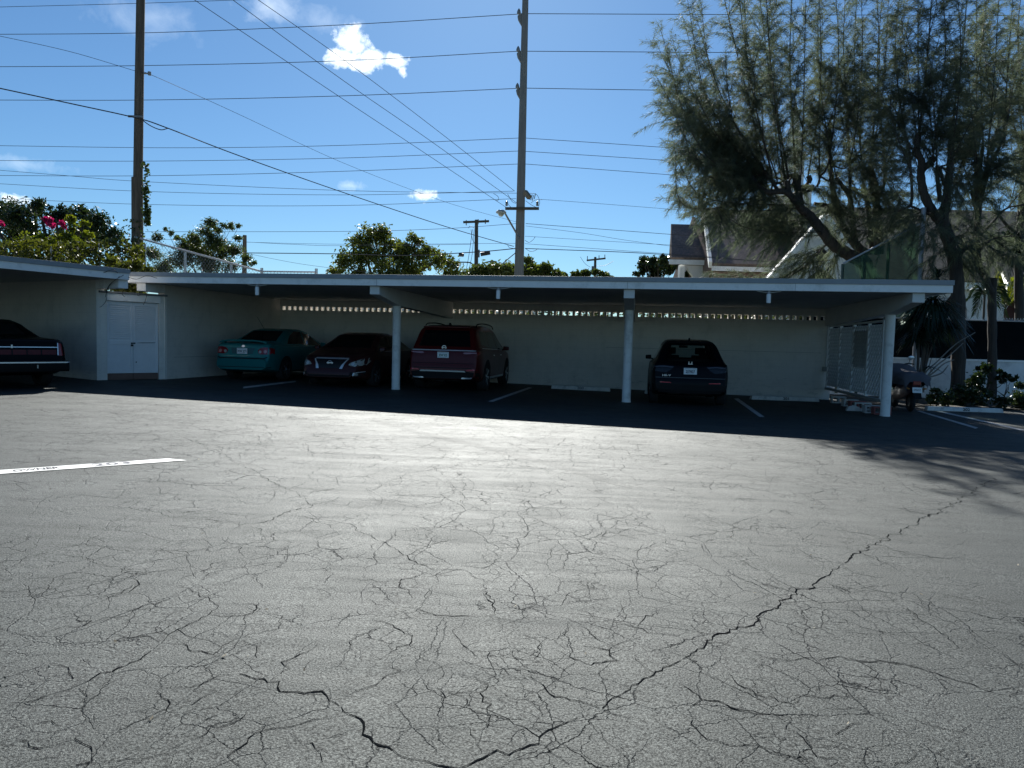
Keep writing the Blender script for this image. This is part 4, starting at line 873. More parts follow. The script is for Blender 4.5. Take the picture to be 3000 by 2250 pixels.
class Car:
    def __init__(s, name, spec, label, cat, loc, rz):
        s.sp = spec; s.root = empty(name, loc, rz, label, cat); s.L, s.W, s.H = spec['L'], spec['W'], spec['H']; s.body()
    def body(s):
        sp = s.sp; L, W = s.L, s.W
        ys = np.unique(np.r_[np.linspace(0, .6, 31), np.linspace(.6, L - .6, 60), np.linspace(L - .6, L, 25)])
        py, pz = zip(*sp['prof']); fine = np.linspace(-.3, L + .3, 1200); z = np.interp(fine, py, pz)
        kk = np.hanning(int(sp.get('smooth', .09) / (fine[1] - fine[0]))); kk /= kk.sum(); z = np.convolve(np.pad(z, len(kk), 'edge'), kk, 'same')[len(kk):-len(kk)]
        by, bz = zip(*sp['belt']); rows = []
        for y in ys:
            zt = float(np.interp(y, fine, z)); zs = min(float(np.interp(y, by, bz)), zt - .03); e = min(y, L - y)
            rr, kq = (sp.get('rr', .55), sp.get('rk', .13)) if y < L / 2 else (sp.get('fr', .9), sp.get('fk', .20))
            hw = W / 2 * (1 - kq * max(0, 1 - e / rr) ** 2.2)
            zb = sp['zb'] + .10 * max(0, 1 - e / .7) ** 1.5; gh = zt - zs; wr = hw - .07 - sp.get('tum', .36) * gh
            q = min(1, gh / .3); hs = zs - zb
            P = [(0, zb), (hw * .55, zb), (hw * .86, zb + .01), (hw * .955, zb + .06), (hw * .985, zb + .25 * hs), (hw, zb + .5 * hs), (hw * 1.0, zb + .66 * hs), (hw * .985, zb + .86 * hs), (hw * .965, zs - .015), (hw - .065, zs + .004)]
            x0, z0, x1, z1 = hw - .068, zs + .008, wr, zt - .075 * q - .006
            for t in (.25, .5, .75, 1): P.append((x0 + (x1 - x0) * (t + .12 * t * (1 - t)), z0 + (z1 - z0) * t))
            P += [(wr - .035 * q - .01, zt - .035 * q - .003), (wr - .10, zt - .014 * q), (wr * .66, zt - .004), (wr * .33, zt), (0, zt)]
            rows.append(P)
        n = len(rows[0]); vs = []; fs = []
        for y, P in zip(ys, rows):
            for x, zz in P: vs.append((x, y, zz))
            for x, zz in P[-2:0:-1]: vs.append((-x, y, zz))
        m = 2 * n - 2; K = len(ys)
        for i in range(K - 1):
            for k in range(m): fs.append((i * m + k, i * m + (k + 1) % m, (i + 1) * m + (k + 1) % m, (i + 1) * m + k))
        fs += [tuple(range(m)), tuple(range((K - 1) * m, K * m))[::-1]]
        s.vs, s.fs = vs, fs; s.bvh = BVHTree.FromPolygons([Vector(v) for v in vs], fs)
        b = MB(); b.add(vs, fs); s.bo = b.build('body', sp['paint'], s.root, True, 32)
    AX = {'rear': (lambda s, a, c: Vector((a, -2, c)), Vector((0, 1, 0))), 'front': (lambda s, a, c: Vector((a, s.L + 2, c)), Vector((0, -1, 0))),
          'left': (lambda s, a, c: Vector((-3, a, c)), Vector((1, 0, 0))), 'right': (lambda s, a, c: Vector((3, a, c)), Vector((-1, 0, 0)))}
    def hit(s, axis, a, c, off=.004):
        o, d = Car.AX[axis]; p = o(s, a, c); h = s.bvh.ray_cast(p, d)
        q = h[0] if h[0] is not None else s.bvh.find_nearest(p + d * 2)[0]
        return q - d * off
    def patch(s, name, poly, axis, m, parent=None, off=.005, grid=.05, mirror=False):
        P = [Vector(p) for p in poly]
        # subdivide the outline
        B = []
        for i, p in enumerate(P):
            q = P[(i + 1) % len(P)]; k = max(1, int((q - p).length / grid))
            B += [p + (q - p) * t / k for t in range(k)]
        nb = len(B); pts = list(B)
        xs = [p.x for p in B]; zs = [p.y for p in B]
        def inside(x, y):
            c = False; j = nb - 1
            for i in range(nb):
                if (B[i].y > y) != (B[j].y > y) and x < (B[j].x - B[i].x) * (y - B[i].y) / (B[j].y - B[i].y) + B[i].x: c = not c
                j = i
            return c
        for x in np.arange(min(xs) + grid / 2, max(xs), grid):
            for y in np.arange(min(zs) + grid / 2, max(zs), grid):
                if inside(x, y): pts.append(Vector((x, y)))
        r = geometry.delaunay_2d_cdt(pts, [(i, (i + 1) % nb) for i in range(nb)], [], 1, 1e-4)
        V = [s.hit(axis, v.x, v.y, off) for v in r[0]]
        b = MB(); b.add(V, [tuple(f) for f in r[2]]); o = b.build(name, m, parent or s.root, True, 60)
        if mirror and axis in ('rear', 'front'): s.patch(name, [(-x, y) for x, y in poly][::-1], axis, m, parent, off, grid)
        if mirror and axis in ('right',): s.patch(name, poly, 'left', m, parent, off, grid)
        return o
    def circle(s, c, r, n=14, ry=None): return [(c[0] + r * cos(2 * pi * i / n), c[1] + (ry or r) * sin(2 * pi * i / n)) for i in range(n)]
    def cut(s, polys):           # open the shell behind clear glass
        me = s.bo.data; bm = bmesh.new(); bm.from_mesh(me); kill = []
        for f in bm.faces:
            c = f.calc_center_median()
            for axis, poly, test in polys:
                if not test(c): continue
                a, z = (c.x, c.z) if axis in ('rear', 'front') else (c.y, c.z); ins = False; j = len(poly) - 1
                for i in range(len(poly)):
                    if (poly[i][1] > z) != (poly[j][1] > z) and a < (poly[j][0] - poly[i][0]) * (z - poly[i][1]) / (poly[j][1] - poly[i][1]) + poly[i][0]: ins = not ins
                    j = i
                if ins: kill.append(f); break
        bmesh.ops.delete(bm, geom=kill, context='FACES'); bm.to_mesh(me); bm.free()
    def wheels(s, r, yr, yf, w=.21, arch=True, spokes=5):
        for sx in (-1, 1):
            for y in (yr, yf):
                if arch: s.patch('wheel_arch', s.circle((y, r + .02), r + .055, 26), 'right' if sx > 0 else 'left', m_gap, off=.003)
                xo = s.W / 2 + .004; M = Matrix.Translation((sx * xo, y, r)) @ Matrix.Rotation(sx * pi / 2, 4, 'Y')
                b = MB(); b.lathe([(r * .62, -w), (r * .95, -w), (r, -w + .03), (r, -.03), (r * .95, -.006), (r * .70, 0), (r * .66, -.02)], 30, M); wo = b.build('wheel', m_tyre, s.root, True, 50)
                b = MB(); b.lathe([(0, -.09), (r * .60, -.09), (r * .655, -.05), (r * .675, -.006), (r * .62, -.012)], 30, M); b.build('rim_barrel', mat('rim_dark', (.04, .04, .045), .5, .5), wo, True)
                b = MB()
                for k in range(spokes):
                    a = 2 * pi * k / spokes + .3
                    for da in (-.10, .10):
                        p0 = Vector((cos(a) * r * .1, sin(a) * r * .1, -.03)); p1 = Vector((cos(a + da) * r * .62, sin(a + da) * r * .62, -.022)); b.bar(M @ p0, M @ p1, .034, .03)
                b.lathe([(0, -.012), (r * .15, -.018), (r * .17, -.05)], 14, M); b.build('rim', m_rim, wo)
    def plate(s, axis, z, txt, m_t, x=0., top=None, w=.305, h=.155):
        c = s.hit(axis, x, z, .0); y = min(s.hit(axis, x + dx, z + dz).y for dx in (-w / 2, w / 2) for dz in (-h / 2, h / 2)) if axis == 'rear' else c.y
        b = MB(); b.box(x - w / 2, x + w / 2, y - .022, y - .014, z - h / 2, z + h / 2); b.box(x - .06, x + .06, y - .0139, y + .03, z - .03, z + .03)
        p = b.build('license_plate', m_plate, s.root, bevel=.003); T = lambda X, Z: Matrix.Translation((X, y - .0235, Z)) @ Matrix.Rotation(pi / 2, 4, 'X')
        text_mesh('characters', txt, .088, m_t, T(x + (.02 if top else 0), z - .012), p, .0008, bold=.0025, stretch=.80)
        b = MB(); b.box(x - w / 2 + .02, x + w / 2 - .02, y - .0226, y - .0221, z + h / 2 - .026, z + h / 2 - .016); b.box(x - w / 2 + .07, x + w / 2 - .07, y - .0226, y - .0221, z - h / 2 + .012, z - h / 2 + .019); b.build('plate_legend', mat('plate_grey', (.25, .30, .30), .6), p)
        if top: text_mesh('characters', top, .035, m_t, T(x - w / 2 + .03, z), p, .0008, bold=.001)
    def mirror(s, y, z, m, out=.13, both=True):
        for sx in (-1, 1):
            p = s.hit('right' if sx > 0 else 'left', y, z - .02, 0.)
            b = MB(); b.hexa([(p.x + sx * .05, y - .02, z - .05), (p.x + sx * (.07 + out), y - .03, z - .045), (p.x + sx * (.06 + out), y + .10, z - .03), (p.x + sx * .05, y + .12, z - .04), (p.x + sx * .05, y - .02, z + .08), (p.x + sx * (.07 + out), y - .03, z + .07), (p.x + sx * (.06 + out), y + .08, z + .06), (p.x + sx * .05, y + .10, z + .07)])
            b.build('mirror', m, s.root, True, 30, bevel=.022)
            b = MB(); b.bar((p.x - sx * .03, y + .04, z - .05), (p.x + sx * .07, y + .04, z - .02), .05, .04); b.build('mirror_arm', m_trim, s.root)
def place(a, b_, z=None):
    w = cp(a, b_); return (w[0], w[1], gz(w[0]) + .006)

# ---- teal saloon, seen from behind
P_teal = paint('teal_paint', (.012, .165, .168), .32, .3)
c = Car('teal_sedan', dict(L=4.53, W=1.70, H=1.47, zb=.21, paint=P_teal, tum=.40, rk=.15,
    prof=[(0, .60), (.05, .63), (.07, .68), (.13, 1.0), (.22, 1.035), (.78, 1.06), (1.0, 1.18), (1.5, 1.41), (1.9, 1.465), (2.4, 1.465), (2.75, 1.41), (3.5, 1.02), (4.25, .84), (4.45, .66), (4.53, .48)],
    belt=[(0, 1.0), (1., .98), (3.4, .95), (4.5, .8)]), 'teal green saloon car with a boot spoiler, parked nose in beside the left end wall', 'car', place(-4.42, .02), TH)
c.patch('rear_window', [(-.56, 1.10), (.56, 1.10), (.46, 1.385), (-.46, 1.385)], 'rear', g_dark)
c.patch('side_window', [(1.15, 1.03), (2.22, 1.01), (2.24, 1.38), (1.85, 1.385), (1.5, 1.27)], 'right', g_dark, mirror=True)
c.patch('side_window', [(2.30, 1.01), (3.30, .985), (2.80, 1.29), (2.32, 1.38)], 'right', g_dark, mirror=True)
c.patch('windscreen', [(-.60, 1.06), (.60, 1.06), (.50, 1.38), (-.50, 1.38)], 'front', g_dark)
lamp = [(.44, .84), (.455, .775), (.52, .735), (.83, .735), (.82, .925), (.60, .925), (.50, .895)]
for sx in (1, -1):
    t = c.patch('tail_lamp', lamp if sx > 0 else [(-x, z) for x, z in lamp][::-1], 'rear', m_tail)
    c.patch('reversing_lens', c.circle((sx * .515, .80), .042), 'rear', m_clear, t, off=.010, grid=.03)
    c.patch('indicator_lens', c.circle((sx * .665, .81), .046), 'rear', mat('pink_lens', (.42, .22, .22), .2, .2, coat=.5), t, off=.010, grid=.03)
side = [(.02, .74), (.30, .78), (.26, .90), (.10, .925), (.03, .92)]
c.patch('tail_lamp', side, 'right', m_tail); c.patch('tail_lamp', side, 'left', m_tail)
c.patch('boot_gap', [(-.66, .605), (.66, .605), (.74, .655), (.80, .655), (.80, .67), (.72, .672), (.64, .63), (-.64, .63), (-.72, .672), (-.80, .67), (-.80, .655), (-.74, .655)], 'rear', m_gap)
c.patch('plate_recess', [(-.30, .74), (.30, .74), (.36, .90), (-.36, .90)], 'rear', mat('teal_shade', (.006, .085, .10), .4, .2))
c.patch('bumper_crease', [(-.78, .375), (.78, .375), (.78, .39), (-.78, .39)], 'rear', m_gap)
c.patch('emblem', c.circle((0, .945), .05, 14, .035), 'rear', m_chrome, off=.008)
c.plate('rear', .815, '7EW Z71', m_plate_d)
b = MB(); y = .13
for x0, x1 in ((-.66, -.58), (.58, .66)): b.hexa([(x0, .16, 1.01), (x1, .16, 1.01), (x1, .24, 1.01), (x0, .24, 1.01), (x0, .13, 1.10), (x1, .13, 1.10), (x1, .25, 1.10), (x0, .25, 1.10)])
vs = []
for i in range(13):
    t = -1 + i / 6; x = t * .70; dz = -.055 * abs(t) ** 4
    vs += [(x, .10, 1.085 + dz), (x, .27, 1.09 + dz), (x, .27, 1.115 + dz), (x, .10, 1.122 + dz)]
b.add(vs, [(i * 4 + k, i * 4 + (k + 1) % 4, i * 4 + 4 + (k + 1) % 4, i * 4 + 4 + k) for i in range(12) for k in range(4)] + [(0, 1, 2, 3), (51, 50, 49, 48)])
b.build('spoiler', P_teal, c.root, True, 30)
c.wheels(.31, .93, 3.55); c.mirror(3.18, 1.0, P_teal)
b = MB(); b.tube([(-.30, 1.75, 1.45), (-.36, 1.45, 1.80)], .005, 5); b.build('aerial', m_trim, c.root)

# ---- maroon saloon, nose out
P_mar = paint('maroon_paint', (.050, .013, .013), .25, .1)
c = Car('maroon_sedan', dict(L=4.86, W=1.83, H=1.47, zb=.18, paint=P_mar, tum=.42,
    prof=[(0, .6), (.06, .68), (.14, .98), (.7, 1.04), (1.4, 1.40), (2.0, 1.468), (2.5, 1.46), (2.85, 1.40), (3.65, 1.01), (3.8, .97), (4.45, .83), (4.66, .74), (4.76, .60), (4.83, .46), (4.86, .36)],
    belt=[(0, .98), (3.6, .95), (4.4, .80), (4.86, .6)], fr=1.1, fk=.26), 'dark maroon saloon car parked nose out, its chrome-edged grille facing the lot', 'car', place(-1.63, 4.30), TH + pi)
c.patch('windscreen', [(-.64, 1.04), (.64, 1.04), (.52, 1.38), (-.52, 1.38)], 'front', g_dark)
c.patch('side_window', [(1.2, 1.02), (2.3, 1.0), (2.32, 1.38), (1.8, 1.37)], 'right', g_dark, mirror=True); c.patch('side_window', [(2.38, 1.0), (3.45, .985), (2.9, 1.30), (2.4, 1.38)], 'right', g_dark, mirror=True)
g = c.patch('grille', [(-.44, .745), (.44, .745), (.36, .62), (.29, .515), (-.29, .515), (-.36, .62)], 'front', mat('grille_dark', (.012, .013, .014), .4))
c.patch('grille_bar', [(-.44, .745), (.44, .745), (.46, .78), (-.46, .78)], 'front', m_chrome, g, off=.012)
for sx in (1, -1):
    q = [(.44, .75), (.48, .755), (.40, .64), (.36, .50), (.28, .50), (.32, .60)]
    c.patch('grille_bar', q if sx > 0 else [(-x, z) for x, z in q][::-1], 'front', m_chrome, g, off=.012)
    q = [(.50, .60), (.56, .665), (.70, .72), (.86, .79), (.885, .70), (.85, .60), (.68, .565)]
    hl = c.patch('headlight', q if sx > 0 else [(-x, z) for x, z in q][::-1], 'front', mat('headlight_clear', (.50, .52, .47), .15, .2, var=.3, vscale=20, coat=1.))
    c.patch('lens', c.circle((sx * .62, .635), .045), 'front', m_chrome, hl, off=.014, grid=.03); c.patch('lens', c.circle((sx * .755, .655), .055), 'front', m_clear, hl, off=.014, grid=.03)
    q = [(.56, .33), (.60, .425), (.84, .43), (.82, .33), (.66, .27)]
    fo = c.patch('fog_light_recess', q if sx > 0 else [(-x, z) for x, z in q][::-1], 'front', m_gap)
    q = [(.68, .385), (.84, .425), (.84, .44), (.66, .405)]
    c.patch('chrome_strip', q if sx > 0 else [(-x, z) for x, z in q][::-1], 'front', m_chrome, fo, off=.012); c.patch('fog_light', c.circle((sx * .70, .36), .045), 'front', m_clear, fo, off=.012, grid=.03)
c.patch('lower_lip', [(-.62, .27), (.62, .27), (.56, .34), (-.56, .34)], 'front', m_trim)
b = MB(); pe = c.hit('front', 0, .645, .03)
b.lathe([(.052, -.008), (.052, .008), (.068, .008), (.068, -.008), (.052, -.008)], 24, Matrix.Translation(pe) @ Matrix.Rotation(pi / 2 - .35, 4, 'X')); b.box(pe.x - .085, pe.x + .085, pe.y - .008, pe.y + .012, pe.z - .014, pe.z + .014); b.build('emblem', m_chrome, c.root, True)
c.wheels(.33, .95, 3.78); c.mirror(3.42, 1.0, P_mar)

# ---- red sport utility vehicle, seen from behind
P_red = paint('deep_red_paint', (.085, .005, .006), .25, .1)
c = Car('red_utility_vehicle', dict(L=4.95, W=1.97, H=1.78, zb=.24, paint=P_red, tum=.30, rk=.12, smooth=.10,
    prof=[(0, .62), (.03, .70), (.07, 1.0), (.12, 1.12), (.40, 1.58), (.50, 1.69), (.8, 1.745), (1.6, 1.775), (2.5, 1.76), (3.0, 1.69), (3.85, 1.18), (4.0, 1.13), (4.7, .99), (4.88, .75), (4.95, .5)],
    belt=[(0, 1.08), (.6, 1.12), (3.8, 1.05), (4.9, .9)]), 'deep red sport utility vehicle parked nose in just right of the first column', 'car', place(1.22, .12), TH)
c.patch('rear_window', [(-.70, 1.18), (.70, 1.18), (.60, 1.60), (-.60, 1.60)], 'rear', g_dark)
c.patch('side_window', [(.62, 1.24), (1.55, 1.15), (1.55, 1.60), (.85, 1.60)], 'right', g_dark, mirror=True); c.patch('side_window', [(1.62, 1.145), (2.6, 1.12), (2.6, 1.60), (1.62, 1.60)], 'right', g_dark, mirror=True); c.patch('side_window', [(2.67, 1.115), (3.72, 1.09), (3.0, 1.55), (2.67, 1.60)], 'right', g_dark, mirror=True)
c.patch('windscreen', [(-.70, 1.2), (.70, 1.2), (.60, 1.62), (-.60, 1.62)], 'front', g_dark)
c.patch('chrome_strip', [(-.86, 1.065), (.86, 1.065), (.86, 1.09), (-.86, 1.09)], 'rear', m_chrome, off=.014)
for sx in (1, -1):
    q = [(.44, .98), (.50, 1.055), (.97, 1.055), (.97, .93), (.80, .90), (.60, .92)]
    t = c.patch('tail_lamp', q if sx > 0 else [(-x, z) for x, z in q][::-1], 'rear', m_taild); q = [(.52, 1.0), (.56, 1.035), (.88, 1.035), (.88, 1.01), (.60, .985)]
    c.patch('lamp_strip', q if sx > 0 else [(-x, z) for x, z in q][::-1], 'rear', mat('rosy_lens', (.36, .16, .16), .15, .2, coat=.8), t, off=.011)
    q = [(.62, .555), (.90, .565), (.90, .60), (.66, .585)]; c.patch('reflector', q if sx > 0 else [(-x, z) for x, z in q][::-1], 'rear', m_refl, off=.012)
    q = [(.50, .345), (.76, .345), (.80, .38), (.52, .38)]; c.patch('exhaust_trim', q if sx > 0 else [(-x, z) for x, z in q][::-1], 'rear', m_chrome, off=.02)
c.patch('tail_lamp', [(.02, .95), (.24, .98), (.30, 1.04), (.03, 1.055)], 'right', m_tail); c.patch('tail_lamp', [(.02, .95), (.24, .98), (.30, 1.04), (.03, 1.055)], 'left', m_tail)
c.patch('bumper_cladding', [(-.93, .27), (.93, .27), (.95, .50), (.60, .545), (-.60, .545), (-.95, .50)], 'rear', m_trim, off=.006)
c.patch('bumper_insert', [(-.62, .52), (.62, .52), (.58, .555), (-.58, .555)], 'rear', mat('satin_metal', (.35, .36, .37), .35, .8), off=.014)
c.patch('skid_plate', [(-.42, .255), (.42, .255), (.36, .30), (-.36, .30)], 'rear', mat('satin_metal', (0, 0, 0)), off=.02)
c.patch('tailgate_crease', [(-.86, .735), (.86, .735), (.86, .745), (-.86, .745)], 'rear', m_gap)
c.patch('tailgate_gap', [(-.78, .612), (.78, .612), (.78, .628), (-.78, .628)], 'rear', m_gap)
c.plate('rear', .955, 'JEW K5', m_plate_t)
b = MB(); pe = c.hit('rear', 0, 1.145, .012); b.lathe([(.046, -.004), (.046, .006), (.058, .006), (.058, -.004)], 24, Matrix.Translation(pe) @ Matrix.Rotation(pi / 2, 4, 'X'))
for dx in (-.024, 0, .024): b.bar((pe.x + dx - .012, pe.y, pe.z - .02), (pe.x + dx + .012, pe.y, pe.z + .022), .012, .008)
b.build('emblem', m_chrome, c.root)
for sx in (-1, 1):
    b = MB(); b.tube(spline([(sx * .70, .75, 1.70), (sx * .70, .95, 1.785), (sx * .70, 2.0, 1.815), (sx * .70, 2.8, 1.775), (sx * .70, 3.0, 1.70)], 5), .016, 7); b.build('roof_rail', m_trim, c.root, True)
b = MB(); b.prism([(.62, 1.735), (.82, 1.742), (.70, 1.80), (.66, 1.805)], lambda y, z: (-.02, y, z), lambda y, z: (.02, y, z)); b.build('aerial_fin', m_trim, c.root)
b = MB(); b.box(-.62, .62, .30, .52, 1.665, 1.70); b.build('tailgate_spoiler', P_red, c.root, bevel=.012)
c.patch('side_trim', [(1.3, .30), (3.5, .30), (3.5, .36), (1.3, .36)], 'right', m_chrome, mirror=True, off=.008); c.patch('window_trim', [(.6, 1.135), (3.7, 1.07), (3.7, 1.083), (.6, 1.15)], 'right', m_chrome, mirror=True, off=.007)
c.patch('door_gap', [(2.62, .40), (2.632, .40), (2.632, 1.05), (2.62, 1.05)], 'right', m_gap, mirror=True)
for y in (1.75, 2.78): c.patch('door_handle', [(y, .93), (y + .2, .93), (y + .2, .96), (y, .96)], 'right', m_chrome, mirror=True, off=.02)
c.wheels(.385, 1.02, 3.95, .24, spokes=6); c.mirror(3.42, 1.12, P_red, .16)

# ---- dark blue crossover, seen from behind, see-through glass
P_blu = paint('dark_navy_paint', (.0015, .003, .0055), .28, .0, .03, .10)
c = Car('navy_crossover', dict(L=4.5, W=1.84, H=1.62, zb=.22, paint=P_blu, tum=.42, rk=.12, smooth=.10,
    prof=[(0, .56), (.03, .68), (.07, .92), (.13, 1.02), (.42, 1.34), (.60, 1.52), (.8, 1.575), (1.6, 1.615), (2.3, 1.60), (2.7, 1.53), (3.6, 1.07), (3.75, 1.03), (4.3, .92), (4.45, .7), (4.5, .45)],
    belt=[(0, 1.0), (.6, 1.03), (3.6, 1.0), (4.5, .85)]), 'near-black navy crossover parked nose in right of the middle column, plate 257827', 'car', place(7.45, -.42), TH)
rw = [(-.62, 1.07), (.62, 1.07), (.49, 1.475), (-.49, 1.475)]; ws = [(-.64, 1.10), (.64, 1.10), (.52, 1.50), (-.52, 1.50)]
c.patch('rear_window', rw, 'rear', g_clear); c.patch('windscreen', ws, 'front', g_clear)
sw = [[(.75, 1.10), (1.95, 1.06), (1.95, 1.44), (1.1, 1.44)], [(2.03, 1.055), (3.40, 1.03), (2.65, 1.42), (2.03, 1.44)]]
for q in sw: c.patch('side_window', q, 'right', g_dark, mirror=True)
sh = lambda poly, k: [(x * k, 1.285 + (z - 1.285) * k) for x, z in poly]
c.cut([('rear', sh(rw, .95), lambda p: p.y < .8), ('front', sh(ws, .95), lambda p: p.y > 2.5)])
b = MB(); b.box(-.8, .8, .35, 3.7, .35, .98); b.build('cabin_floor', m_int, c.root)
for x in (-.38, .38):
    b = MB(); b.box(x - .22, x + .22, 2.0, 2.16, .98, 1.20); b.box(x - .13, x + .13, 2.0, 2.12, 1.225, 1.40); b.box(x - .03, x + .03, 2.04, 2.07, 1.19, 1.23); b.build('seat', m_int, c.root, True, 40, bevel=.035)
b = MB(); b.box(-.6, .6, 1.0, 1.14, .98, 1.12); b.build('rear_seat', m_int, c.root, bevel=.03)
b = MB(); b.box(-.13, .10, 2.68, 2.72, 1.39, 1.455); b.build('inner_mirror', m_int, c.root, bevel=.01)
for sx in (1, -1):
    q = [(.36, .955), (.62, .975), (.88, .96), (.88, .84), (.70, .815), (.56, .80), (.46, .86)]
    t = c.patch('tail_lamp', q if sx > 0 else [(-x, z) for x, z in q][::-1], 'rear', m_smoke, off=.012)
    q = [(.38, .94), (.60, .96), (.86, .945), (.86, .925), (.60, .935), (.42, .92)]; c.patch('lamp_edge', q if sx > 0 else [(-x, z) for x, z in q][::-1], 'rear', mat('lamp_edge', (.10, .10, .12), .25, .2), t, off=.02)
    q = [(.43, .555), (.70, .562), (.70, .585), (.45, .575)]; c.patch('reflector', q if sx > 0 else [(-x, z) for x, z in q][::-1], 'rear', m_refl, off=.012)
c.patch('bumper_cladding', [(-.86, .24), (.86, .24), (.88, .52), (-.88, .52)], 'rear', m_trim, off=.006)
c.patch('tailgate_line', [(-.80, .675), (.80, .675), (.82, .69), (-.82, .69)], 'rear', mat('dull_trim_line', (.06, .065, .07), .5), off=.006)
c.patch('lower_trim', [(-.5, .30), (-.15, .33), (.2, .31), (.5, .30), (.5, .285), (-.5, .285)], 'rear', mat('satin_metal', (0, 0, 0)), off=.012)
c.plate('rear', .845, '257827', m_plate_d, top=None)
b = MB(); pe = c.hit('rear', 0, 1.02, .012); b.box(pe.x - .055, pe.x + .055, pe.y - .004, pe.y + .004, pe.z - .012, pe.z - .002); b.bar((pe.x - .035, pe.y, pe.z - .002), (pe.x - .035, pe.y, pe.z + .05), .012, .008); b.bar((pe.x + .035, pe.y, pe.z - .002), (pe.x + .035, pe.y, pe.z + .05), .012, .008); b.build('emblem', m_chrome, c.root)
pt_ = c.hit('rear', -.55, .73, .006); text_mesh('badge', 'HR-V', .07, m_chrome, Matrix.Translation(pt_) @ Matrix.Rotation(pi / 2, 4, 'X'), c.root, .002, stretch=1.3)
b = MB(); b.prism([(.72, 1.55), (.92, 1.57), (.80, 1.64), (.76, 1.645)], lambda y, z: (-.018, y, z), lambda y, z: (.018, y, z)); b.build('aerial_fin', m_trim, c.root)
b = MB(); b.box(-.50, .50, .52, .70, 1.51, 1.54); b.build('tailgate_spoiler', P_blu, c.root, bevel=.012)
c.wheels(.35, .92, 3.58, .22); c.mirror(3.12, 1.10, P_blu, .14)

# ---- long black saloon under the left carport
P_blk = paint('black_paint', (.0012, .0016, .002), .3, .0, .03, .10)
hd = np.array([-.80, .60]); ra = atan2(-hd[0], hd[1])
pr = at(200, 1040, 14.9); cw2 = np.array([hd[1], -hd[0]]); base = pr[:2] - cw2 * .97
c = Car('black_sedan', dict(L=5.4, W=1.96, H=1.44, zb=.25, paint=P_blk, tum=.46, rk=.06, rr=.35, smooth=.08,
    prof=[(0, .55), (.10, .57), (.13, .64), (.17, .97), (.26, 1.02), (1.15, 1.06), (1.70, 1.35), (2.05, 1.425), (2.9, 1.44), (3.2, 1.40), (3.95, 1.0), (5.2, .90), (5.35, .65), (5.4, .5)],
    belt=[(0, 1.0), (4., .95), (5.4, .85)]), 'long black saloon car under the left carport with a full-width tail-lamp bar', 'car', (base[0], base[1], gz(base[0]) + .006), ra)
c.patch('rear_window', [(-.62, 1.10), (.62, 1.10), (.52, 1.36), (-.52, 1.36)], 'rear', g_dark); c.patch('side_window', [(1.55, 1.0), (3.7, .98), (3.1, 1.34), (1.9, 1.34)], 'right', g_dark, mirror=True)
c.patch('windscreen', [(-.64, 1.03), (.64, 1.03), (.54, 1.36), (-.54, 1.36)], 'front', g_dark)
bar = c.patch('tail_lamp_bar', [(-.80, .70), (.80, .70), (.80, .80), (-.80, .80)], 'rear', m_taild)
for x in (-.52, -.26, 0, .26, .52): c.patch('lamp_divider', [(x - .012, .70), (x + .012, .70), (x + .012, .80), (x - .012, .80)], 'rear', m_gap, bar, off=.009)
for sx in (1, -1):
    q = [(.83, .68), (.965, .68), (.955, .93), (.84, .945)]; t = c.patch('tail_lamp', q if sx > 0 else [(-x, z) for x, z in q][::-1], 'rear', m_tail)
    q = [(.815, .69), (.832, .69), (.842, .945), (.825, .945)]; c.patch('lamp_edge', q if sx > 0 else [(-x, z) for x, z in q][::-1], 'rear', m_chrome, t, off=.01)
c.patch('chrome_strip', [(-.82, .845), (.82, .845), (.82, .862), (-.82, .862)], 'rear', m_chrome, off=.012)
b = MB(); b.box(-.014, .014, c.hit('rear', 0, .87).y - .02, c.hit('rear', 0, .87).y, .83, .90); b.build('lock_emblem', m_chrome, c.root, bevel=.004)
b = MB()
P = [(-.99, .30), (-1.0, .02), (-.93, -.07), (-.5, -.11), (0, -.12), (.5, -.11), (.93, -.07), (1.0, .02), (.99, .30)]; vs = []
for x, y in P: vs += [(x, y + .02, .36), (x, y, .40), (x, y, .545), (x, y + .03, .575), (x * .9, y + .13, .575), (x * .9, y + .13, .36)]
b.add(vs, [(i * 6 + k, i * 6 + (k + 1) % 6, i * 6 + 6 + (k + 1) % 6, i * 6 + 6 + k) for i in range(len(P) - 1) for k in range(6)]); bu = b.build('bumper', m_trim, c.root, True, 40)
b = MB(); vs = []
for x, y in P: vs += [(x * 1.003, y - .006, .535), (x * 1.003, y - .006, .56), (x, y + .004, .56), (x, y + .004, .535)]
b.add(vs, [(i * 4 + k, i * 4 + (k + 1) % 4, i * 4 + 4 + (k + 1) % 4, i * 4 + 4 + k) for i in range(len(P) - 1) for k in range(4)]); b.build('chrome_strip', m_chrome, bu)
b = MB()
for x in (-.36, .36): b.box(x - .012, x + .012, -.125, -.108, .43, .50)
b.build('bumper_guard', mat('satin_metal', (0, 0, 0)), bu); c.wheels(.34, 1.12, 4.25)

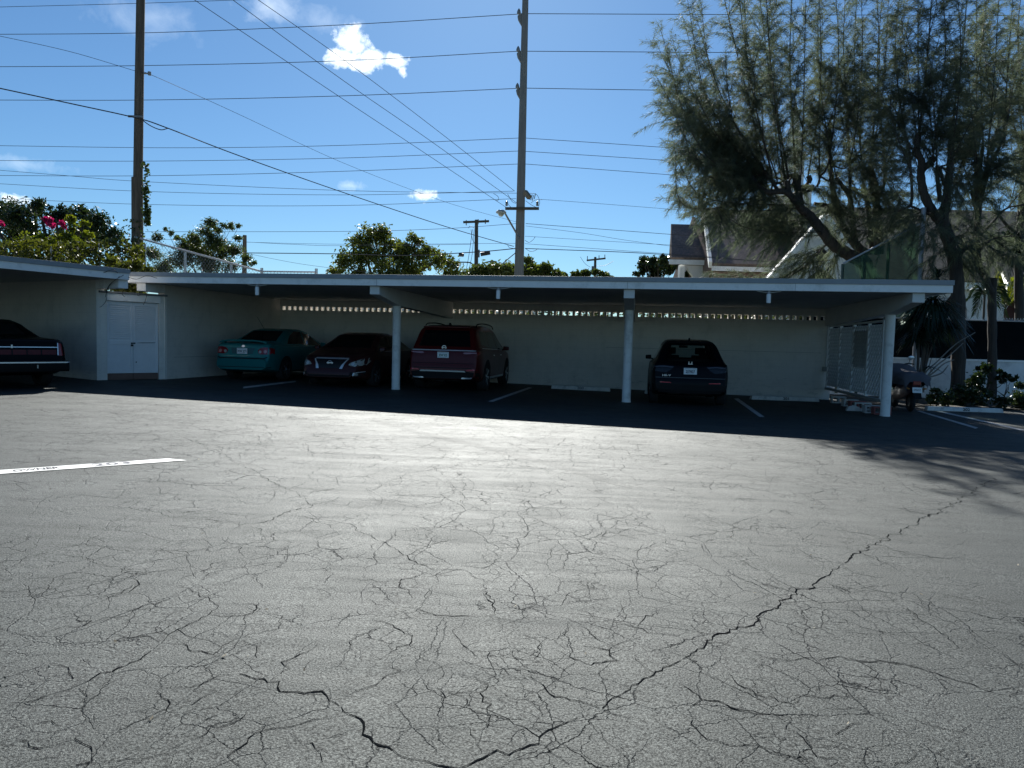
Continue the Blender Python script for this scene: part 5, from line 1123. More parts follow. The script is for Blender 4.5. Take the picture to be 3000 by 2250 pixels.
# ---- scooter under a grey cover
pb = gp(2684, 1209); sct = empty('covered_scooter', (pb[0], pb[1] + .25, pb[2] + .005), TH - .05, 'dark motor scooter half hidden by a grey fabric cover beside the right-hand column', 'scooter')
m_cov = mat('grey_cover_fabric', (.085, .082, .095), .85, var=.15, vscale=3, bump=.5, bscale=9)
def loft(rows): 
    b = MB(); n = len(rows[0]); vs = [p for r in rows for p in r]
    b.add(vs, [(i * n + k, i * n + k + 1, (i + 1) * n + k + 1, (i + 1) * n + k) for i in range(len(rows) - 1) for k in range(n - 1)]); return b
st = [(-.30, .92, .30, .80), (-.22, 1.00, .36, .74), (0, 1.04, .40, .70), (.35, 1.02, .43, .68), (.7, 1.06, .44, .64), (1.05, 1.18, .46, .60), (1.35, 1.22, .44, .60), (1.6, 1.12, .34, .62), (1.75, .95, .22, .66)]
rows = []
for i, (y, zt_, w, zl) in enumerate(st):
    r = []
    for k in range(17):
        t = -1 + k / 8; a = abs(t); fold = .018 * sin(k * 2.3 + i * 1.1) * a
        x = w * np.sign(t) * min(1, a * 1.35) ** .85; zz = zt_ - (zt_ - zl) * max(0, (a - .35) / .65) ** 1.6 - .05 * a * (1 - a) + fold * .6
        if a > .99: zz -= .06 * sin(i * 1.3 + 1) + .04
        r.append((x + fold, y, zz))
    rows.append(r)
rows.insert(0, [(p[0] * .8, p[1] - .05, p[2] - .16 - .04 * sin(k)) for k, p in enumerate(rows[0])])
loft(rows).build('cover', m_cov, sct, True, 80)
m_scb = mat('scooter_body', (.055, .012, .02), .3, .2, coat=.5)
b = MB()
for (y, zt_, w, zb2) in ((-.34, .80, .10, .62), (-.25, .86, .15, .50), (0, .88, .18, .40), (.5, .86, .2, .28), (.95, .5, .2, .22), (1.25, .95, .24, .30), (1.5, .9, .16, .45)):
    b.v += [(x, y, z) for x, z in ((-w * .7, zb2), (w * .7, zb2), (w, (zb2 + zt_) / 2), (w * .8, zt_), (-w * .8, zt_), (-w, (zb2 + zt_) / 2))]
b.f = [(i * 6 + k, i * 6 + (k + 1) % 6, i * 6 + 6 + (k + 1) % 6, i * 6 + 6 + k) for i in range(6) for k in range(6)] + [(0, 1, 2, 3, 4, 5), (41, 40, 39, 38, 37, 36)]
b.build('body', m_scb, sct, True, 50)
b = MB(); b.box(-.09, .09, -.375, -.335, .70, .80); b.build('tail_lamp', m_tail, sct, bevel=.012)
b = MB(); b.prism([(-.36, .62), (-.34, .64), (-.46, .36), (-.50, .36)], lambda y, z: (-.09, y, z), lambda y, z: (.09, y, z)); b.build('rear_mudguard', m_trim, sct)
Mx = Matrix.Translation((0, -.40, .575)) @ Matrix.Rotation(radians(-14), 4, 'X')
b = MB(); b.hexa([tuple(Mx @ Vector(p)) for p in ((-.11, -.008, -.07), (.11, -.008, -.07), (.11, 0, -.07), (-.11, 0, -.07), (-.11, -.008, .07), (.11, -.008, .07), (.11, 0, .07), (-.11, 0, .07))]); pl_ = b.build('license_plate', m_plate, sct)
text_mesh('characters', 'EM43Z', .075, m_plate_d, Mx @ Matrix.Translation((0, -.0095, 0)) @ Matrix.Rotation(pi / 2, 4, 'X'), pl_, .0006, stretch=.75)
for y in (.05, 1.42):
    M = Matrix.Translation((0, y, .25)) @ Matrix.Rotation(pi / 2, 4, 'Y'); b = MB(); b.lathe([(.13, -.05), (.22, -.055), (.25, -.02), (.25, .02), (.22, .055), (.13, .05)], 26, M); wo = b.build('wheel', m_tyre, sct, True, 50)
    b = MB(); b.lathe([(0, -.03), (.14, -.045), (.14, .045), (0, .03)], 20, M); b.build('rim', mat('rim_dark', (0, 0, 0)), wo, True)
for sx in (-1, 1):
    b = MB(); b.tube(spline([(sx * .05, 1.28, 1.16), (sx * .22, 1.2, 1.22), (sx * .36, 1.12, 1.20)], 4), .016, 8); b.build('handlebar', m_trim, sct, True)
    b = MB(); b.tube([(sx * .24, 1.2, 1.22), (sx * .27, 1.16, 1.36)], .008, 6); mo = b.build('mirror_stalk', m_trim, sct); b = MB(); b.lathe([(0, -.012), (.05, -.008), (.055, .004), (.04, .02), (0, .025)], 16, Matrix.Translation((sx * .28, 1.15, 1.38)) @ Matrix.Rotation(pi / 2 + .3, 4, 'X') @ Matrix.Scale(1.5, 4, Vector((1, 0, 0)))); b.build('mirror', m_chrome, mo, True)
    b = MB(); b.tube([(sx * .16, -.30, .60), (sx * .22, -.36, .62)], .02, 8); b.build('indicator', mat('amber_lens', (.5, .2, .05), .3), sct, True)
# ================================================================== poles and wires
m_wood = bpy.data.materials.new('weathered_pole'); m_wood.use_nodes = True
def _wd(m, c1, c2):
    nt = m.node_tree; bs = nt.nodes['Principled BSDF']; tc = nt.nodes.new('ShaderNodeTexCoord').outputs['Object']
    mp = nt.nodes.new('ShaderNodeMapping'); mp.inputs['Scale'].default_value = (9, 9, .5); lk(nt, tc, mp.inputs['Vector'])
    lk(nt, ramp(nt, noise(nt, mp.outputs[0], 1.6, 6, .7), [(.35, c1), (.65, c2)]), bs.inputs['Base Color']); bs.inputs['Roughness'].default_value = .9
    b = nd(nt, 'ShaderNodeBump', Strength=.6, Distance=.02); lk(nt, noise(nt, mp.outputs[0], 3, 5, .7), b.inputs['Height']); lk(nt, b.outputs[0], bs.inputs['Normal'])
_wd(m_wood, (.055, .045, .035), (.12, .10, .08))
m_conc = bpy.data.materials.new('pole_concrete'); m_conc.use_nodes = True; _wd(m_conc, (.17, .16, .155), (.25, .24, .23))
m_wire = mat('wire_dark', (.02, .021, .024), .6); m_ins = mat('insulator_grey', (.20, .21, .22), .35); m_steel = mat('pole_steel', (.16, .165, .17), .5, .4)
m_bark = bpy.data.materials.new('dark_bark'); m_bark.use_nodes = True; _wd(m_bark, (.030, .026, .023), (.068, .057, .05))
m_bark2 = bpy.data.materials.new('tree_bark'); m_bark2.use_nodes = True; _wd(m_bark2, (.055, .045, .038), (.11, .09, .075))

# left timber pole
DP = 27.
p0, p1, pt_ = at(403, 800, DP), at(402, 521, DP), at(413, -60, DP)
e = empty('utility_pole', (p0[0], DP, 0), 0, 'dark timber utility pole at the left with creeper hanging down its side', 'utility pole', world=True)
b = MB(); b.tube([(p0[0], DP, 0), p0, (p1 + p0) / 2, at(408, 250, DP), pt_], [.20, .19, .17, .158, .148], 18); b.build('pole', m_wood, e, True)
b = MB(); b.tube([(p0[0] - .0, DP, .3), p0, p1], [.215, .208, .200], 18); b.build('sleeve', m_wood, e, True)
q = at(423, 215, DP); b = MB(); b.tube([q + [-.05, 0, 0], q + [.14, 0, 0]], .03, 8); b.lathe([(0, -.07), (.06, -.06), (.06, .06), (0, .07)], 10, Matrix.Translation(q + [.19, 0, 0])); b.build('insulator', m_ins, e, True)
q = at(418, 347, DP); b = MB(); b.bar(q + [-.42, -.22, 0], q + [.1, -.22, 0], .05, .07); b.build('clamp', m_steel, e)
# creeper on the pole
rg = np.random.default_rng(3); C = []
for s in range(3):
    pts = spline([at(420 + s * 2, 480 + s * 70, DP - .25), at(430 + 3 * s, 500 + s * 60, DP - .3), at(424 + 3 * s, 560 + s * 40, DP - .3), at(430 + s, 600 + 25 * s, DP - .3), at(434 - s, 640 + s * 8, DP - .3)], 10)
    for p in pts: C += [p + rg.normal(size=3) * [.05, .05, .05] for _ in range(5)]
for _ in range(260):
    z = rg.uniform(3.2, 5.6); C.append(np.array([p0[0] + rg.normal() * .2, DP - .2 + rg.normal() * .08, z]))
m_vine = leaf_mat('creeper_leaf', (.025, .045, .015), (.06, .09, .025), .35)
cr = np_mesh('creeper', leaf_quads(np.array(C), .13, .09, rg), 4, m_vine); tag(cr, 'dark leafy creeper hanging from the side of the timber utility pole', 'creeper')

# tall concrete pole
DQ = 45.
e = empty('utility_pole', (*at(1523, 900, DQ)[:2], 0), 0, 'tall grey concrete transmission pole in the centre with street lamp and crossarm', 'utility pole', world=True)
A, B_ = at(1523, 830, DQ), at(1541, -80, DQ)
wa, wb = 27.5 * DQ / F_PX / 2, 16.5 * DQ / F_PX / 2
b = MB(); g0 = np.array([A[0] - .05, DQ, 0])
def rect(c, w): return [c + [-w, -w, 0], c + [w, -w, 0], c + [w, w, 0], c + [-w, w, 0]]
b.hexa(rect(g0, wa * 1.1) + rect(B_, wb)); b.build('pole', m_conc, e, bevel=.04)
for y in (40, 150, 258):
    xl = 1531 - y * .02 - 5; t = at(xl - 5, y, DQ - .3); s = at(xl + 12, y + 24, DQ)
    b = MB(); b.prism([(s[0], s[2] - .55), (s[0] + .12, s[2] + .5), (t[0] + .12, t[2] + .1), (t[0] - .08, t[2] - .05), (t[0] - .03, t[2] - .25)], lambda x, z: (x, DQ - .14, z), lambda x, z: (x, DQ + .10, z)); b.build('bracket', m_conc, e)
    b = MB(); b.lathe([(0, -.12), (.11, -.10), (.12, .0), (.09, .12), (.03, .22), (0, .24)], 10, Matrix.Translation(at(xl - 5, y - 4, DQ - .05))); b.build('insulator', m_ins, e, True)
l, r = at(1480, 611, DQ - .55), at(1579, 611, DQ - .55); b = MB(); b.bar(l, r, .14, .16); b.build('crossarm', m_wood, e)
for px in (1484, 1574):
    c_ = at(px, 605, DQ - .55); b = MB(); b.lathe([(0, 0), (.06, .02), (.09, .08), (.06, .14), (.09, .22), (.05, .30), (0, .32)], 10, Matrix.Translation(c_ + [0, 0, .02])); b.build('insulator', m_ins, e, True)
c_, d_ = at(1538, 562, DQ - .4), at(1551, 579, DQ - .8); b = MB(); b.bar(c_, d_, .22, .26); b.build('bracket', mat('wood_bracket', (.20, .16, .11), .8), e)
b = MB(); rgw = np.random.default_rng(8)
for pts in ([(1552, 566), (1572, 570), (1581, 590), (1578, 605)], [(1500, 610), (1490, 600), (1487, 590)], [(1487, 568), (1500, 590), (1512, 596)], [(1540, 588), (1556, 600), (1572, 608)], [(1555, 595), (1570, 585), (1588, 585)], [(1446, 567), (1458, 575), (1461, 585), (1452, 588)], [(1538, 704), (1550, 710), (1562, 702), (1568, 693)], [(1538, 727), (1552, 736), (1565, 735), (1577, 728)], [(1487, 717), (1492, 725), (1505, 728)]):
    b.tube(spline([at(x, y, DQ - .6) for x, y in pts], 6), .014, 4, False)
b.build('jumper_wire', m_wire, e)
b = MB()
for px, py in ((1557, 578), (1561, 580), (1567, 575)): b.bar(at(px - 2, py + 8, DQ - .7), at(px + 2, py - 8, DQ - .7), .05, .05)
b.build('cutout_switch', m_ins, e)
la = at(1512, 682, DQ - .2); lb = at(1478, 622, DQ - 1.2); b = MB(); b.tube([at(1522, 696, DQ - .3), la, lb], .055, 8); arm = b.build('lamp_arm', m_steel, e, True)
lh = at(1468, 622, DQ - 1.3); b = MB(); b.lathe([(0, .16), (.16, .13), (.24, .02), (.22, -.06), (.0, -.06)], 16, Matrix.Translation(lh) @ Matrix.Scale(1.35, 4, Vector((1, 0, 0)))); hd_ = b.build('lamp_head', mat('lamp_housing', (.42, .43, .43), .5, .3), arm, True)
b = MB(); b.lathe([(.19, -.061), (.17, -.16), (.09, -.25), (0, -.27)], 16, Matrix.Translation(lh)); b.build('lamp_lens', mat('lamp_lens', (.45, .43, .36), .25), arm, True)
b = MB(); b.tube([at(1509, 742, DQ - .4), at(1470, 774, DQ + 1.2)], .03, 5); b.build('guy_wire', m_wire, e)

# far poles
def far_pole(px, ytop, ybot, d, rad, label, arm=None, pins=(), extra=None):
    t, s = at(px, ytop, d), at(px - 1, ybot, d); e = empty('utility_pole', (t[0], d, 0), 0, label, 'utility pole', world=True)
    b = MB(); b.tube([(s[0], d, 0), s, t], [rad * 1.15, rad * 1.05, rad * .85], 10); b.build('pole', m_wood, e, True)
    if arm:
        b = MB(); b.bar(at(*arm[0], d - .25), at(*arm[1], d - .25), .22, .22); b.build('crossarm', m_wood, e)
        for x, y0, y1 in pins:
            b = MB(); b.tube([at(x, y0, d - .25), at(x, y1, d - .25)], .055, 6); b.build('insulator', m_ins, e)
    if extra: extra(e, d)
    return e
def ex1(e, d):
    b = MB(); b.box(at(1401, 740, d)[0], at(1406, 740, d)[0], d - .5, d - .25, at(1400, 755, d)[2], at(1400, 733, d)[2]); b.build('control_box', m_steel, e)
    b = MB(); b.tube([at(1408, 745, d - .6), at(1436, 740, d - .6)], .22, 10); b.build('transformer', mat('dark_can', (.02, .02, .024), .5), e)
    for pts in ([(1400, 782), (1420, 770), (1437, 766)], [(1393, 785), (1384, 774), (1374, 769), (1345, 768)]):
        b = MB(); P = spline([at(x, y, d - .3) for x, y in pts], 5); b.tube(P, .07, 6); a_ = b.build('lamp_arm', m_steel, e, True)
        b = MB(); q = P[-1]; s_ = 1 if pts[-1][0] > 1400 else -1; b.hexa([q + [0, -.15, -.12], q + [s_ * .7, -.15, -.05], q + [s_ * .7, .15, -.05], q + [0, .15, -.12], q + [0, -.12, .08], q + [s_ * .65, -.1, .06], q + [s_ * .65, .1, .06], q + [0, .12, .08]]); b.build('lamp_head', m_steel, a_)
    b = MB(); rr = [(1372, 668), (1378, 662), (1390, 668)], [(1380, 672), (1384, 700), (1392, 715)], [(1384, 672), (1375, 740), (1366, 790)], [(1389, 672), (1384, 740), (1374, 790)]
    for pts in rr: b.tube(spline([at(x, y, d - .4) for x, y in pts], 5), .03, 3, False)
    b.build('jumper_wire', m_wire, e)
far_pole(1396, 644, 820, 78, .22, 'timber utility pole with crossarm and twin street-lamp arms left of the tall pole', ((1357, 651), (1433, 648)), ((1366, 645, 660), (1401, 642, 657), (1422, 642, 656)), ex1)
def ex2(e, d):
    b = MB(); b.tube([at(1738, 780, d - .6), at(1738, 791, d - .6)], .24, 10); b.build('transformer', m_steel, e)
    b = MB(); b.tube(spline([at(1700, 752, d), at(1714, 772, d), at(1730, 783, d)], 6), .03, 3, False); b.tube(spline([at(1748, 780, d), at(1775, 777, d), at(1797, 765, d)], 6), .03, 3, False); b.build('jumper_wire', m_wire, e)
far_pole(1744, 753, 822, 100, .20, 'short distant utility pole with upright insulators on a tilted crossarm', ((1719, 763), (1774, 757)), ((1721, 750, 762), (1755, 748, 759), (1772, 746, 757)), ex2)
far_pole(717, 689, 800, 52, .16, 'slim plain pole standing behind the chain-link fence on the left', None)

# overhead wires
WN = 0
def wire(label, pts, r=.016, thick=None):
    b = MB(); P = [at(x, y, d) for x, y, d in pts]; b.tube(spline(P, 10), r, 5, False); o = b.build('overhead_wire', m_wire)
    return tag(o, label, 'overhead wire', 'overhead wires')
W = wire
W('topmost faint horizontal wire at the upper left behind the timber pole', [(-60, 22, 50), (400, 10, 48), (800, -4, 47)])
W('upper transmission wire running left from the top bracket of the concrete pole', [(-80, 101, 50), (430, 96, 48), (1000, 73, 46), (1522, 41, 45)], .020)
W('middle transmission wire running left, passing just over the white cloud', [(-80, 196, 50), (430, 192, 48), (1000, 178, 46), (1520, 150, 45)], .020)
W('lower transmission wire running left from the third bracket of the concrete pole', [(-80, 293, 50), (430, 293, 48), (1000, 281, 46), (1516, 259, 45)], .020)
W('upper transmission wire running right from the concrete pole into the feathery trees', [(1532, 40, 45), (2000, 42, 45), (3050, 46, 47)], .020)
W('middle transmission wire running right from the concrete pole into the feathery trees', [(1530, 150, 45), (2000, 153, 45), (3050, 160, 47)], .020)
W('lower transmission wire running right from the concrete pole into the feathery trees', [(1526, 258, 45), (2000, 265, 45), (3050, 276, 47)], .020)
W('first thin wire below the three transmission wires, left of the concrete pole', [(-60, 426, 50), (500, 433, 48), (1000, 426, 46), (1530, 404, 45)])
W('second thin wire below the three transmission wires, left of the concrete pole', [(-60, 470, 50), (430, 472, 48), (1000, 463, 46), (1530, 442, 45)])
W('third thin wire below the three transmission wires, left of the concrete pole', [(-60, 514, 50), (430, 515, 48), (1000, 502, 46), (1530, 480, 45)])
W('first thin wire leaving the concrete pole to the right, below the transmission wires', [(1532, 404, 45), (2000, 436, 46), (2700, 492, 48)])
W('second thin wire leaving the concrete pole to the right, below the transmission wires', [(1532, 443, 45), (2000, 473, 46), (2700, 522, 48)])
W('third thin wire leaving the concrete pole to the right, below the transmission wires', [(1532, 480, 45), (2000, 515, 46), (2700, 570, 48)])
W('thin wire dropping from the left frame edge and crossing another to the pole crossbar', [(-60, 494, 50), (200, 515, 49), (420, 532, 48), (1000, 558, 46), (1515, 566, 45)], .014)
W('thin wire just above the mango crown running to the crossarm of the concrete pole', [(-60, 535, 50), (430, 561, 48), (1000, 571, 46), (1505, 560, 45)], .014)
W('thin wire skimming the top of the mango crown at the left', [(-60, 578, 50), (430, 599, 48), (1000, 602, 46), (1512, 582, 45)], .014)
W('left steep wire of the three that slant down to the crossarm', [(540, -20, 30), (1000, 287, 36), (1250, 452, 41), (1482, 607, 44.4)], .014)
W('middle steep wire of the three that slant down to the concrete pole', [(655, -20, 30), (1000, 232, 35), (1260, 412, 40), (1513, 594, 44.6)], .014)
W('right steep wire of the three that slant down to the concrete pole', [(728, -20, 30), (1000, 170, 35), (1260, 366, 40), (1508, 560, 44.8)], .014)
W('thin slanting wire held by the insulator on the timber pole', [(-60, 93, 25), (200, 150, 26), (400, 209, 26.9), (440, 218, 27.2), (700, 335, 33), (1000, 475, 39), (1300, 590, 43), (1512, 650, 44.8)], .009)
W('thick black cable clamped to the timber pole and slanting down to the right', [(-60, 246, 25), (200, 302, 26), (400, 346, 26.8), (490, 375, 27.6), (700, 456, 32), (1000, 562, 38), (1300, 662, 43), (1505, 722, 44.8)], .022)
b = MB(); b.tube(spline([at(412, 348, 26.75), at(440, 368, 26.9), at(470, 380, 27.2), at(492, 376, 27.6)], 8), .018, 5, False); o = b.build('cable_loop', m_wire); tag(o, 'slack black cable loop hanging beside the timber pole', 'cable loop')
W('thin wire at the height of the far crossarm, running to the concrete pole', [(425, 679, 48), (1000, 678, 47), (1300, 670, 46), (1515, 655, 45)], .014)
W('faint wire passing behind the round-crowned tree at mid height', [(430, 700, 48), (960, 715, 47), (1515, 713, 45)], .011)
W('thick bundled telephone cable running level past the round-crowned tree', [(720, 741, 49), (1000, 744, 47), (1200, 748, 46), (1400, 738, 45.4), (1512, 728, 44.8)], .030)
W('drooping thin cable from the slim pole down towards the round-crowned tree', [(722, 742, 51.5), (850, 768, 50), (960, 784, 49), (1100, 800, 48)], .011)
W('slightly drooping wire from the slim pole running right above the thick cable', [(722, 709, 51.5), (860, 716, 50), (1000, 720, 49), (1380, 716, 47)], .012)
W('dark wire leaving the concrete pole rightward at the lamp height', [(1540, 655, 45), (1850, 678, 46), (2300, 712, 47)], .016)
W('faint drooping wire just below the lamp-height wire on the right', [(1540, 662, 45), (1700, 682, 45.5), (1850, 706, 46), (2100, 738, 46.5)], .011)
W('thin wire on the right with a splice near the concrete pole', [(1538, 692, 45), (1850, 711, 46), (2100, 726, 46.5)], .011)
W('thin wire on the right just above the thick black cable', [(1538, 714, 45), (1850, 736, 46), (2150, 757, 46.5)], .012)
W('thick black cable leaving the concrete pole to the right, crossing the church eaves', [(1538, 728, 45), (1850, 740, 46), (2080, 755, 46.5), (2330, 772, 46.8)], .024)
W('thin wire running from the upper right of the crossarm to the trees', [(1585, 584, 44.6), (1850, 604, 46), (2300, 640, 47)], .011)
for nm, px, py, d in (('dark cylindrical cable splice case hanging on the thick cable left of the far pole', 1352, 747, 45.6),):
    b = MB(); q = at(px, py, d); b.tube([q + [-.17, 0, 0], q + [.12, 0, 0], q + [.16, 0, 0]], [.11, .11, .07], 10); o = b.build('splice_case', mat('dark_can', (0, 0, 0))); tag(o, nm, 'splice case')

# ================================================================== broad-leaved trees
def crown(name, clumps, d, n, ll, lw, m, parent, seed, depth=.8, up=.1, dj=1.5, tight=(.20, .36)):
    rg = np.random.default_rng(seed); k = d / F_PX; A = np.array([c[2] ** 2 for c in clumps], float); A /= A.sum(); C = []
    for (px, py, r), a in zip(clumps, A):
        q = max(6, int(n * a)); c = at(px, py, d + rg.normal() * dj * .5); R_ = r * k
        # several leafy tufts inside each clump
        t = max(4, int(13 * (r / 35) ** 1.2)); tc = unit(rg.normal(size=(t, 3))) * R_ * rg.uniform(.3, 1.05, (t, 1)) * [1, depth, .8]
        which = rg.integers(0, t, q); g = rg.normal(size=(q, 3)) * R_ * rg.uniform(*tight, (t, 1))[which]
        C.append(c + tc[which] + g * [1, 1, .75])
    C = np.concatenate(C)
    return np_mesh(name, leaf_quads(C, ll, lw, rg, up), 4, m, parent)
def limbs(e, base, clumps, d, r0, m, name='trunk', fork=.45, seed=1):
    rr = R; b = MB(); base = np.asarray(base, float); cx = np.mean([at(px, py, d) for px, py, _ in clumps], 0); f = base + (cx - base) * fork; f[1] = base[1]
    b.tube(spline([base, base + (f - base) * .5 + [rr.uniform(-.1, .1), 0, 0], f], 4), np.linspace(r0, r0 * .75, 9), 9)
    for px, py, r in clumps:
        c = at(px, py, d + rr.uniform(-.8, .8)); mid_ = f + (c - f) * .5 + np.array([rr.uniform(-.3, .3), rr.uniform(-.3, .3), .12 * np.linalg.norm(c - f) * rr.uniform(-.6, .6)]); b.tube(spline([f, mid_, c], 5), np.linspace(r0 * .5, r0 * .08, 11), 6, False)
    return b.build(name, m, e, True)
def btree(name, label, clumps, d, n, ll, lw, m, seed, r0=.25, cat='tree', group=None, base=None, extra=(), mb=m_bark2, tight=(.20, .36)):
    cx = np.mean([c[0] for c in clumps]) if base is None else base; g = at(cx, 1000, d)
    e = empty(name, (g[0], d, 0), 0, label, cat, group, world=True); limbs(e, (g[0], d, 0), clumps, d, r0, mb, seed=seed); crown('crown', clumps, d, n, ll, lw, m, e, seed, tight=tight)
    return e
G_mid = leaf_mat('olive_leaf', (.05, .073, .017), (.12, .14, .030), .52, c3=(.20, .17, .045))
G_dark = leaf_mat('dark_leaf', (.014, .028, .012), (.036, .058, .020), .3, .3)
G_oak = leaf_mat('oak_leaf', (.030, .050, .020), (.075, .10, .030), .45)
btree('rain_tree', 'round-crowned olive tree with dark forked limbs rising over the roof left of the far pole', [(1095, 690, 36), (1060, 702, 32), (1128, 688, 28), (1145, 722, 38), (1212, 698, 20), (1230, 705, 14), (1048, 742, 36), (1008, 768, 36), (985, 797, 24), (1100, 757, 42), (1180, 748, 42), (1238, 740, 32), (1268, 768, 36), (1210, 788, 42), (1320, 788, 36), (1348, 808, 24), (1135, 805, 42), (1060, 808, 38), (1192, 732, 26), (1290, 758, 22)], 60, 12500, .32, .15, G_mid, 21, .45, base=1100)
btree('street_tree', 'dense tree tops around the foot of the tall concrete pole', [(1372, 815, 20), (1400, 808, 26), (1432, 800, 30), (1455, 805, 26), (1478, 785, 24), (1500, 800, 30), (1525, 800, 26), (1546, 768, 14), (1556, 788, 24), (1580, 800, 26), (1598, 792, 22), (1628, 803, 18), (1650, 812, 13)], 56, 9500, .32, .16, leaf_mat('street_leaf', (.045, .068, .020), (.10, .125, .032), .5), 22, .3)
btree('street_tree', 'low distant tree tops in front of the short distant pole', [(1680, 806, 13), (1700, 803, 15), (1722, 805, 13), (1752, 805, 15), (1775, 810, 13), (1792, 814, 9)], 85, 3000, .42, .22, leaf_mat('street_leaf', (0, 0, 0), (0, 0, 0)), 23, .3)
btree('garden_tree', 'leafy dark green tree at the left corner of the church', [(1895, 778, 26), (1928, 764, 22), (1948, 775, 20), (1918, 800, 30), (1872, 803, 14), (1888, 765, 10), (1965, 790, 18), (2016, 806, 20)], 55, 4200, .30, .16, G_dark, 24, .2)
btree('mango_tree', 'large dark dense tree at the far left above the creeper-covered fence', [(10, 625, 42), (60, 640, 50), (115, 598, 24), (100, 620, 26), (165, 640, 36), (195, 625, 28), (245, 628, 30), (285, 650, 36), (262, 690, 50), (185, 700, 50), (70, 700, 60), (325, 690, 34), (-40, 660, 50), (-60, 610, 40)], 32, 17000, .19, .075, G_dark, 25, .4, mb=m_bark)
btree('young_tree', 'sparse small-leaved tree with two long arching twigs behind the sloping fence rail', [(617, 656, 15), (607, 682, 20), (640, 672, 12), (660, 665, 10), (680, 662, 9), (700, 662, 7), (624, 708, 28), (575, 702, 20), (548, 722, 22), (522, 700, 9), (503, 684, 8), (488, 672, 6), (585, 738, 30), (652, 738, 26), (690, 730, 18), (722, 762, 16), (740, 768, 9), (532, 760, 30), (620, 778, 30), (480, 782, 26), (680, 782, 18), (462, 698, 13), (455, 742, 22), (700, 700, 10)], 34, 15500, .15, .05, G_oak, 26, .07, mb=m_bark, tight=(.34, .55))
# flowering shrub in front of the mango
bg_ = empty('bougainvillea', (at(160, 700, 28.5)[0], 28.5, 0), 0, 'bougainvillea with bright magenta flower heads and yellow-green leaves at the far left', 'flowering shrub', world=True)
cl = [(200, 640, 16), (215, 665, 16), (248, 655, 12), (190, 690, 22), (120, 705, 26), (255, 690, 18), (160, 715, 25), (60, 715, 28), (230, 715, 22)]
limbs(bg_, (at(160, 700, 28.5)[0], 28.5, 0), cl + [(143, 655, 10), (180, 660, 8), (6, 655, 6)], 28.5, .08, m_bark2)
crown('foliage', cl, 28.5, 2600, .15, .09, leaf_mat('bright_leaf', (.07, .11, .012), (.17, .19, .018), .5), bg_, 31)
crown('flowers', [(135, 645, 10), (148, 650, 11), (155, 660, 9), (182, 655, 9), (190, 664, 6), (4, 650, 7), (8, 658, 5)], 28.3, 700, .12, .10, leaf_mat('magenta_petal', (.38, .012, .10), (.55, .03, .16), .45, tcol=(1, .5, .8)), bg_, 32)
# creeper-covered fence
def leaf_wall(name, label, cat, P, Q, z0f, z1f, n, ll, lw, m, seed, thick=.35, top_noise=.15):
    rg = np.random.default_rng(seed); t = rg.uniform(0, 1, n); P = np.asarray(P, float); Q = np.asarray(Q, float); xy = P + (Q - P) * t[:, None]
    bump = np.sin(t * 37 + 1) * .5 + np.sin(t * 91) * .3 + np.sin(t * 17) * .4
    z0 = np.array([z0f(a) for a in t]); z1 = np.array([z1f(a) for a in t]) + bump * top_noise
    u = rg.uniform(0, 1, n) ** .8; z = z0 + (z1 - z0) * u; nn = np.array([-(Q - P)[1], (Q - P)[0]]); nn /= np.linalg.norm(nn)
    cl_ = np.sin(xy[:, 0] * 5 + z * 3.1) * np.sin(z * 4.3 - xy[:, 0] * 2.2); off = rg.normal(size=n) * thick * .35 + cl_ * thick * .45
    C = np.stack([xy[:, 0] + nn[0] * off, xy[:, 1] + nn[1] * off, z], 1)
    o = np_mesh(name, leaf_quads(C, ll, lw, rg, -.2), 4, m); return o
VP, VQ = np.array([-20., 22.9]), np.array([-13.45, 26.0])
def z_at(py): return lambda a: at(a * 400, py, (22.9 + 3.1 * a))[2]
vf = empty('creeper_fence', (-16.5, 24.6, 0), 0, 'fence smothered in green and reddish creeper behind the left carport', 'fence', world=True)
def ztop(a): return at(-20 + a * 420, 712 - 6 * a, 22.9 + 3.1 * a)[2]
o = leaf_wall('creeper', None, None, VP, VQ, lambda a: .6, ztop, 15000, .15, .10, leaf_mat('creeper_mix', (.035, .05, .010), (.11, .12, .018), .42, c3=(.13, .05, .03), scale=.9), 41, .55, .12); o.parent = vf; o.matrix_parent_inverse = vf.matrix_basis.inverted()
b = MB()
for i in range(6):
    p = VP + (VQ - VP) * i / 5; b = MB(); b.tube([(p[0], p[1], 0), (p[0], p[1], ztop(i / 5) - .1)], .035, 8); b.build('post', m_galv, vf, True)
# creeper spilling over the roof corner and behind the closet
rg = np.random.default_rng(44); C = []
for (px, py, d, s, n) in ((360, 785, 23., 22, 420), (395, 780, 23.5, 20, 420), (430, 795, 24, 18, 300), (330, 770, 23.4, 20, 350), (380, 838, 21.5, 26, 700), (350, 836, 21.2, 18, 350), (410, 840, 21.5, 18, 350), (357, 806, 17.6, 9, 120)):
    c_ = at(px, py, d); k = d / F_PX * s; C.append(c_ + rg.normal(size=(n, 3)) * [k * .55, k * .5, k * .45])
tag(np_mesh('creeper', leaf_quads(np.concatenate(C), .12, .085, rg), 4, leaf_mat('creeper_mix', (0, 0, 0), (0, 0, 0))), 'green creeper spilling into the gap between the two carport roofs above the closet', 'creeper')
b = MB(); rr = np.random.default_rng(12)
def tend(pts, r=.006): b.tube(spline([at(x, y, d) for x, y, d in pts], 6), r, 4, False)
tend([(362, 806, 16.9), (335, 822, 16.9), (316, 846, 17.2), (311, 880, 17.3), (298, 897, 17.3), (292, 900, 17.35)]); tend([(350, 810, 16.9), (318, 838, 17.1), (309, 870, 17.3)])
